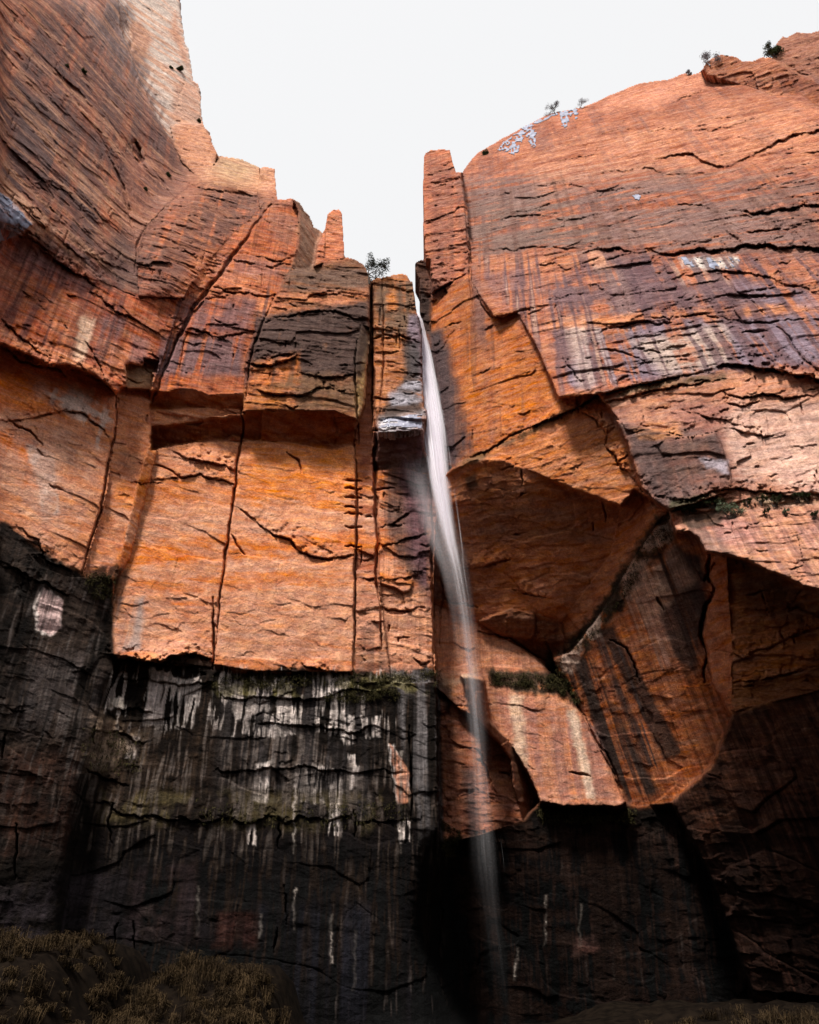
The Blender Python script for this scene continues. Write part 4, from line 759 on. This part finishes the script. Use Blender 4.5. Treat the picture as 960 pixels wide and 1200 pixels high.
patch('snow_patch', [(790,300),(830,302),(868,300),(866,312),(838,316),(820,309),(806,318)], 'pale streaky frost patch under the long dark crack of the right wall', 'snow patch', .49, .12, group=SG, cell=(.32, 2.0), brick=False)
patch('snow_patch', [(0,224),(14,236),(38,264),(28,272),(0,284),(-60,305),(-60,200)], 'white and lilac snow streaks at the left edge under the dark striped wall', 'snow patch', .40, .15, group=SG, cell=(1.6, .35), brick=False)
patch('ice_sheet', [(446,490),(470,488),(494,484),(496,503),(470,505),(444,505)], 'blue grey icy wet sheet on the ledge left of the waterfall', 'ice', .37, .12, material=simple('ice', (.14,.14,.19), (.32,.32,.40), 1.5, .3, .5, bump=.3), cell=(2.6, .30), brick=False)

# ------------------------------------------------------------------ trees and shrubs
class MB:
    def __init__(s): s.v = []; s.f = []
    def tube(s, p, q, r0, r1, n=5):
        p, q = Vector(p), Vector(q); d = (q-p).normalized(); a = d.orthogonal().normalized(); b = d.cross(a); k = len(s.v)
        for c, r in ((p, r0), (q, r1)):
            for i in range(n): t = 2*math.pi*i/n; s.v.append(c+a*r*math.cos(t)+b*r*math.sin(t))
        for i in range(n): s.f.append((k+i, k+(i+1) % n, k+n+(i+1) % n, k+n+i))
    def leaf(s, c, d, wv, L, w_):
        k = len(s.v); c = Vector(c); s.v += [c-wv*w_, c+d*L*.5-wv*w_*.2+d.cross(wv)*w_*.3, c+d*L, c+wv*w_+d*L*.3]; s.f.append((k, k+1, k+2, k+3))
    def build(s, name, m, parent=None):
        me = bpy.data.meshes.new(name); me.from_pydata([tuple(v) for v in s.v], [], s.f); me.materials.append(m); me.update()
        o = bpy.data.objects.new(name, me); COL.objects.link(o); o.parent = parent; return o
def rv(r=random):
    while True:
        v = Vector((r.uniform(-1, 1), r.uniform(-1, 1), r.uniform(-1, 1)))
        if .05 < v.length < 1: return v.normalized()
BARK = simple('bark', (.045,.035,.03), (.09,.07,.06), 12); LEAF = simple('juniper_leaves', (.030,.045,.018), (.065,.080,.035), 5); PALE = simple('grey_twigs', (.16,.15,.16), (.26,.25,.27), 6); SAGE = simple('sage_leaves', (.075,.10,.06), (.17,.20,.13), 4); DRK = simple('dark_leaves', (.014,.018,.008), (.04,.045,.02), 4)
def plant(name, loc, h, label, cat, group, crown_w=.75, leafy=.5, trunk_h=.35, leafm=LEAF, barkm=BARK, seed=1, lean=(0, 0), fork=4, depth=4):
    r = random.Random(seed); root = bpy.data.objects.new(name, None); COL.objects.link(root); root.location = loc; tag(root, label, cat, group)
    tr = MB(); lf = MB()
    def grow(p, d, L, rad, lev):
        q = p
        for i in range(2):
            d = (d+rv(r)*.22+Vector((0, 0, .06))).normalized(); n = q+d*L*.5; tr.tube(q, n, rad*(1-.2*i), rad*(.8-.2*i)); q = n
            if lev <= 1:
                for _ in range(int(10*leafy)+1):
                    c = q+rv(r)*h*.07; lf.leaf(c, rv(r), rv(r), h*r.uniform(.03, .06), h*.018)
        if lev == 0: return
        for _ in range(r.choice((2, 3, 3)) if lev < depth else fork):
            nd = (d*.65+rv(r)*crown_w*1.1+Vector((0, 0, .10))).normalized(); grow(q, nd, L*r.uniform(.62, .82), rad*.58, lev-1)
    grow(Vector((0, 0, -.3)), Vector((lean[0], lean[1], 1)).normalized(), h*trunk_h, h*.028, depth)
    tr.build('trunk', barkm, root); lf.build('crown', leafm, root); return root
T = 'small trees on the rim'
plant('tree', at(433, 331, .1), 4.6, 'dark scraggly tree standing in the gap between the cliff and the split rock column', 'tree', T, .7, 1.3, .42, DRK, seed=3, lean=(.1, 0))
plant('tree', at(567, 182, .1), 2.9, 'small dark green bush on the rim beside the short rock tower', 'tree', T, .9, 2.2, .2, LEAF, seed=5)
plant('tree', at(651, 134, .1), 3.4, 'tiny bare tree on the rim just above the forked snow patch', 'tree', T, .8, .8, .35, PALE, seed=8)
plant('tree', at(681, 128, .1), 2.6, 'smallest bare tree, on the rim just right of the forked snow patch', 'tree', T, .9, .3, .35, PALE, PALE, seed=9)
plant('tree', at(832, 76, .3), 4.4, 'pale grey leafless bush at the left tip of the caprock', 'tree', T, 1.0, .8, .3, PALE, PALE, seed=12)
plant('tree', at(910, 66, .3), 4.8, 'dark bushy tree against the highest caprock block', 'tree', T, .8, 2.2, .25, LEAF, seed=14, lean=(-.35, 0))
plant('tree', at(806, 88, .2), 2.0, 'low pale scrub on the rim just left of the caprock', 'tree', T, 1.1, .9, .2, PALE, PALE, seed=15)
G2 = 'bushes on the tall left wall'
for k, (px, py, h, lab) in enumerate(((211, 83, 2.6, 'green bush near the right edge of the tall pale wall, larger of the high pair'), (201, 80, 1.7, 'small green bush just left of a larger one on the tall pale wall'), (232, 142, 2.0, 'green bush in the corner where the pale wall meets the pink block'),
        (80, 78, 1.4, 'tiny dark bush high on the dark striped wall'), (98, 84, 1.6, 'dark bush below the jagged crack of the dark striped wall'), (170, 222, 1.6, 'dark bush under the small square hole in the left wall'), (196, 205, 1.8, 'dark bush where the striped wall meets the red rock'))):
    plant('bush', at(px, py, .1), h, lab, 'bush', G2, 1.2, 3.0, .15, LEAF, seed=20+k, fork=6, depth=3)
# shrubs in a line on the seep ledge of the right wall
def cushion(name, px, py, wpx, hpx, label, group, mat_=DRK, seed=1, n=1500):
    r = random.Random(seed); base = at(px, py+hpx*.4, .15); dd = (base-Vector(CAM)).length; sc_ = dd/FPX/.95; W, H = wpx*sc_*.5, hpx*sc_
    root = bpy.data.objects.new(name, None); COL.objects.link(root); root.location = base; tag(root, label, 'shrub', group)
    st = MB(); fo = MB()
    for _ in range(max(5, int(wpx*.7))):
        d = Vector((r.uniform(-1, 1)*W, -abs(r.gauss(0, .25)), r.uniform(.4, 1)*H)); st.tube((r.uniform(-.4, .4)*W, 0, -.25), d*.9, .03, .012, 4)
    lumps = [(Vector((r.uniform(-.8, .8)*W, r.uniform(-.5, .1), r.uniform(.2, .75)*H)), r.uniform(.22, .5)) for _ in range(7+int(wpx/3))]
    for _ in range(n):
        c, q = r.choice(lumps); v = rv(r)*r.uniform(.5, 1)*q; fo.leaf(c+Vector((v.x*W*.7, v.y*H*.5, v.z*H*.7)), rv(r), rv(r), r.uniform(.07, .16), .035)
    st.build('stem', BARK, root); fo.build('foliage', mat_, root)
G3 = 'shrubs growing along the seep ledge'
for k, (px, py, w_, h_, m_, lab) in enumerate(((858, 598, 30, 13, SAGE, 'broad sage green cushion shrub, the palest and widest on the ledge of the right wall'), (835, 590, 26, 7, DRK, 'long dark shrub on the ledge just left of the pale green cushion'), (806, 598, 18, 6, DRK, 'dark shrub at the left end of the ledge, nearest the big hollow'),
        (815, 594, 12, 6, DRK, 'small dark shrub second from the left end of the ledge'), (893, 586, 9, 9, DRK, 'small dark shrub first to the right of the pale green cushion, above it'), (908, 586, 13, 11, DRK, 'tallest dark shrub midway between the pale green cushion and the photo edge'),
        (934, 583, 12, 7, DRK, 'rounded dark shrub second from the right on the ledge'), (946, 583, 9, 8, DRK, 'rightmost dark shrub on the ledge'), (897, 600, 6, 4, DRK, 'tiny dark tuft of shrub just below the ledge, right of the pale cushion'), (920, 601, 6, 5, SAGE, 'tiny green shrub below the tallest dark one'), (953, 604, 7, 5, DRK, 'tiny dark shrub low on the pale slope by the right edge'), (876, 589, 8, 5, DRK, 'small dark shrub touching the upper right of the pale green cushion'))):
    cushion('shrub', px, py, w_, h_, lab, G3, m_, 40+k, int(120+w_*55))
# hanging plants of the dripping bands: nobody could count them
def scatter(name, polys, n, L, m_, out=.05, droop=.8, seed=3):
    r = np.random.default_rng(seed); mb = MB(); rr = random.Random(seed)
    for poly, k in polys:
        a = np.array(poly, float); c = 0; tries = 0
        while c < n*k and tries < n*k*12:
            tries += 1; px, py = r.uniform(a[:, 0].min(), a[:, 0].max()), r.uniform(a[:, 1].min(), a[:, 1].max())
            if not inside(poly, np.array([px]), np.array([py]))[0] or fbm2(np.array([px/7]), np.array([py/4]), 700)[0] < .5: continue
            c += 1; p = at(px, py, out)
            for _ in range(5):
                d = (rv(rr)*.7+Vector((0, -.4, -droop))).normalized(); mb.leaf(p+rv(rr)*.22, d, rv(rr), L*rr.uniform(.5, 1.2), L*.14)
    return tag(mb.build(name, m_), kind='stuff')
MOSS = simple('hanging_moss', (.010,.010,.005), (.055,.045,.018), 3)
scatter('hanging_foliage', [([(250,792),(515,784),(515,800),(250,806)], 1.6), ([(380,812),(470,806),(470,818),(380,822)], .6), ([(100,850),(165,862),(165,905),(95,900)], .35), ([(570,786),(655,792),(650,806),(575,800)], 1.5), ([(630,946),(745,948),(740,962),(632,962)], 1.2), ([(515,960),(540,975),(530,1000),(515,1000)], .7),
    ([(230,935),(480,940),(480,968),(230,965)], .5), ([(640,772),(662,790),(680,822),(668,826),(648,800)], 1.0), ([(640,490),(700,464),(760,450),(760,454),(700,472),(560,530),(540,544)], .5), ([(785,600),(790,625),(745,680),(705,735),(668,772),(650,790),(655,765),(700,715),(735,660),(765,620)], 1.1), ([(98,672),(134,672),(134,700),(110,700)], .5)], 420, .34, MOSS, seed=5)

# grass mounds at the foot of the wall
def grass():
    r = np.random.default_rng(17); rr = random.Random(17); V = []; Fc = []
    for (x0, x1, y0, y1, n, lim_) in ((-38, -13, 30, 53, 1700, .2), (-18, -4, 36, 52, 900, .2), (8, 38, 35, 51, 900, -1.6)):
        for _ in range(n):
            x, y = r.uniform(x0, x1), r.uniform(y0, y1)
            z = float(gheight(np.array([x]), np.array([y]))[0])
            sz = rr.choice((.6, .9, .9, 1.3, 1.7)); tone = 0
            if fbm2(np.array([x/1.6]), np.array([y/1.6]), 900)[0] < .40: continue
            for b in range(46):
                a = rr.uniform(0, 2*math.pi); L = rr.uniform(.3, .65)*sz; o = Vector((x+rr.gauss(0, .13*sz), y+rr.gauss(0, .13*sz), z-.03)); dx, dy = math.cos(a), math.sin(a); w_ = .014
                k = len(V); m1 = o+Vector((dx*L*.30, dy*L*.30, L*.75)); m2 = o+Vector((dx*L*.85, dy*L*.85, L*.62)); s_ = Vector((-dy*w_, dx*w_, 0))
                V += [o-s_, o+s_, m1+s_, m1-s_, m2]; Fc += [(k, k+1, k+2, k+3), (k+3, k+2, k+4)]
    me = bpy.data.meshes.new('grass'); me.from_pydata([tuple(v) for v in V], [], Fc); me.materials.append(simple('dry_grass', (.009,.006,.004), (.060,.039,.020), .9)); me.update()
    o = bpy.data.objects.new('grass', me); COL.objects.link(o); tag(o, kind='stuff')
grass()

# ------------------------------------------------------------------ the waterfall: hundreds of thin translucent sheets of falling water
def waterfall():
    path = [(489,366,60.6),(492,384,59.8),(496,420,59.2),(501,462,58.6),(507,505,58.0),(514,560,57.2),(525,620,56.4),(536,668,55.8),(544,715,55.2),(551,775,54.6),(557,830,54.0),(563,890,53.4),(568,950,52.8),(573,1010,52.2),(579,1080,51.8),(588,1150,51.4),(596,1220,51.2)]
    W = [.36,.66,.95,1.15,1.25,1.15,.90,.58,.48,.44,.42,.44,.52,.6,.5,.5,.6]
    P = np.array([point(*q) for q in path]); s = np.linspace(0, 1, len(path)); W = np.array(W)
    def C_(t): return np.stack([np.interp(t, s, P[:, i]) for i in range(3)], -1)
    def sm(t): return (C_(np.clip(t-.02, 0, 1))+C_(t)+C_(np.clip(t+.02, 0, 1)))/3
    r = np.random.default_rng(23); V = []; Q = []; A = []; U_ = []
    def sheet(t0_, t1_, off, wd, alpha, seed, spread=1.0, twist=0, n=None):
        n = n or max(6, int((t1_-t0_)*90)); t = np.linspace(t0_, t1_, n); c = sm(t); ww = np.interp(t, s, W)*spread
        ang = twist; ph = r.uniform(0, 99); mx_ = (noise2(t*7+ph, t*0+seed, 5)-.5)*.5
        lx_ = off[0]*ww+mx_*ww*.5; ly_ = off[1]*ww*.8
        hw = wd*ww*(.7+.6*noise2(t*9+ph, t*0, 6)); k0 = len(V)
        env = np.clip((t-t0_)/min(.04, (t1_-t0_)*.5), 0, 1)*np.clip((t1_-t)/min(.12, (t1_-t0_)*.5), 0, 1)
        if t0_ < .03: env = np.clip((t1_-t)/.12, 0, 1)
        for k in range(n):
            for j_, e in ((-1, 0), (-.5, .75), (0, 1), (.5, .75), (1, 0)):
                V.append((c[k, 0]+lx_[k]+math.cos(ang)*hw[k]*j_, c[k, 1]+ly_[k]+math.sin(ang)*hw[k]*j_, c[k, 2])); A.append(alpha*e*env[k]*float(np.interp(t[k], [0, .40, .47, .75, .84, 1], [1, 1, .50, .36, .11, .06]))); U_.append((ph+j_*wd*2, c[k, 2]*.12+ph))
        for k in range(n-1):
            for j_ in range(4): a = k0+k*5+j_; Q.append((a, a+1, a+6, a+5))
    for k in range(70):    # dense upper fall
        o = (r.normal()*.38, r.normal()*.45); t0_ = 0 if k < 30 else r.uniform(0, .12); sheet(t0_, r.uniform(.26, .40) if abs(o[0]) > .3 else r.uniform(.34, .46), o, r.uniform(.16, .42), r.uniform(.50, .92), k, twist=r.normal()*.5)
    for k in range(16):    # bright thread that ends in mid-air
        sheet(r.uniform(.1, .25), .445-abs(r.normal())*.012, (-.30+r.normal()*.09, r.normal()*.2), .12, .42, 100+k)
    for k in range(95):    # thinning veil
        a0 = r.uniform(.12, .85); sheet(a0, min(1, a0+r.uniform(.16, .45)), (r.normal()*.50, r.normal()*.5), r.uniform(.06, .40), r.uniform(.07, .22)*max(.12, 1.1-a0*1.3), 200+k, twist=r.normal()*.5)
    for k in range(26):    # faint spray
        a0 = r.uniform(.25, .8); sheet(a0, min(1, a0+r.uniform(.2, .35)), (r.normal()*.8-.1, r.normal()*.5), r.uniform(.8, 1.3), r.uniform(.02, .045), 300+k, twist=r.normal()*.5)
    for k in range(26):    # spray blown out to the left below the icy ledge
        a0 = r.uniform(.22, .34); sheet(a0, a0+r.uniform(.16, .30), (r.uniform(-2.3, -.9), r.normal()*.4), r.uniform(.5, 1.0), r.uniform(.010, .032), 400+k, twist=r.normal()*.5)
    for k in range(60):    # loose strands and drops thrown clear of the fall
        a0 = r.uniform(.05, .8); sheet(a0, min(1, a0+r.uniform(.02, .07)), (r.normal()*.75-.15, r.normal()*.6), r.uniform(.03, .10), r.uniform(.10, .35), 500+k, twist=r.normal()*.5)
    m, n, out = mat('falling_water'); L = n.links.new
    at_ = N(n, 'ShaderNodeAttribute', attribute_name='Dens'); uv = N(n, 'ShaderNodeUVMap', uv_map='flow'); mp = N(n, 'ShaderNodeMapping'); mp.inputs['Scale'].default_value = (9, .8, 1); L(uv.outputs[0], mp.inputs[0])
    tx = N(n, 'ShaderNodeTexNoise'); tx.inputs['Scale'].default_value = 1.6; tx.inputs['Detail'].default_value = 5; L(mp.outputs[0], tx.inputs['Vector'])
    mr = N(n, 'ShaderNodeMapRange'); L(tx.outputs[0], mr.inputs[0]); mr.inputs[1].default_value = .3; mr.inputs[2].default_value = .7; mr.inputs[3].default_value = .15; mr.inputs[4].default_value = 1.7
    f = mathn(n, 'MULTIPLY', at_.outputs['Fac'], mr.outputs[0])
    d = N(n, 'ShaderNodeBsdfDiffuse'); d.inputs[0].default_value = (.95,.93,.96, 1); tl = N(n, 'ShaderNodeBsdfTranslucent'); tl.inputs[0].default_value = (.93,.87,.97, 1)
    ms = N(n, 'ShaderNodeMixShader'); ms.inputs[0].default_value = .45; L(d.outputs[0], ms.inputs[1]); L(tl.outputs[0], ms.inputs[2])
    tp = N(n, 'ShaderNodeBsdfTransparent'); m2 = N(n, 'ShaderNodeMixShader'); L(f, m2.inputs[0]); L(tp.outputs[0], m2.inputs[1]); L(ms.outputs[0], m2.inputs[2]); L(m2.outputs[0], out.inputs[0])
    o = link_mesh('waterfall', np.array(V), np.array(Q), m); me = o.data
    a = me.attributes.new('Dens', 'FLOAT', 'POINT'); a.data.foreach_set('value', np.array(A, np.float32))
    uvl = me.uv_layers.new(name='flow'); li = np.zeros(len(me.loops), np.int32); me.loops.foreach_get('vertex_index', li); uvl.data.foreach_set('uv', np.array(U_, np.float32)[li].ravel())
    tag(o, 'tall thin white waterfall falling free from the slot between the two cliffs', 'waterfall')
waterfall()
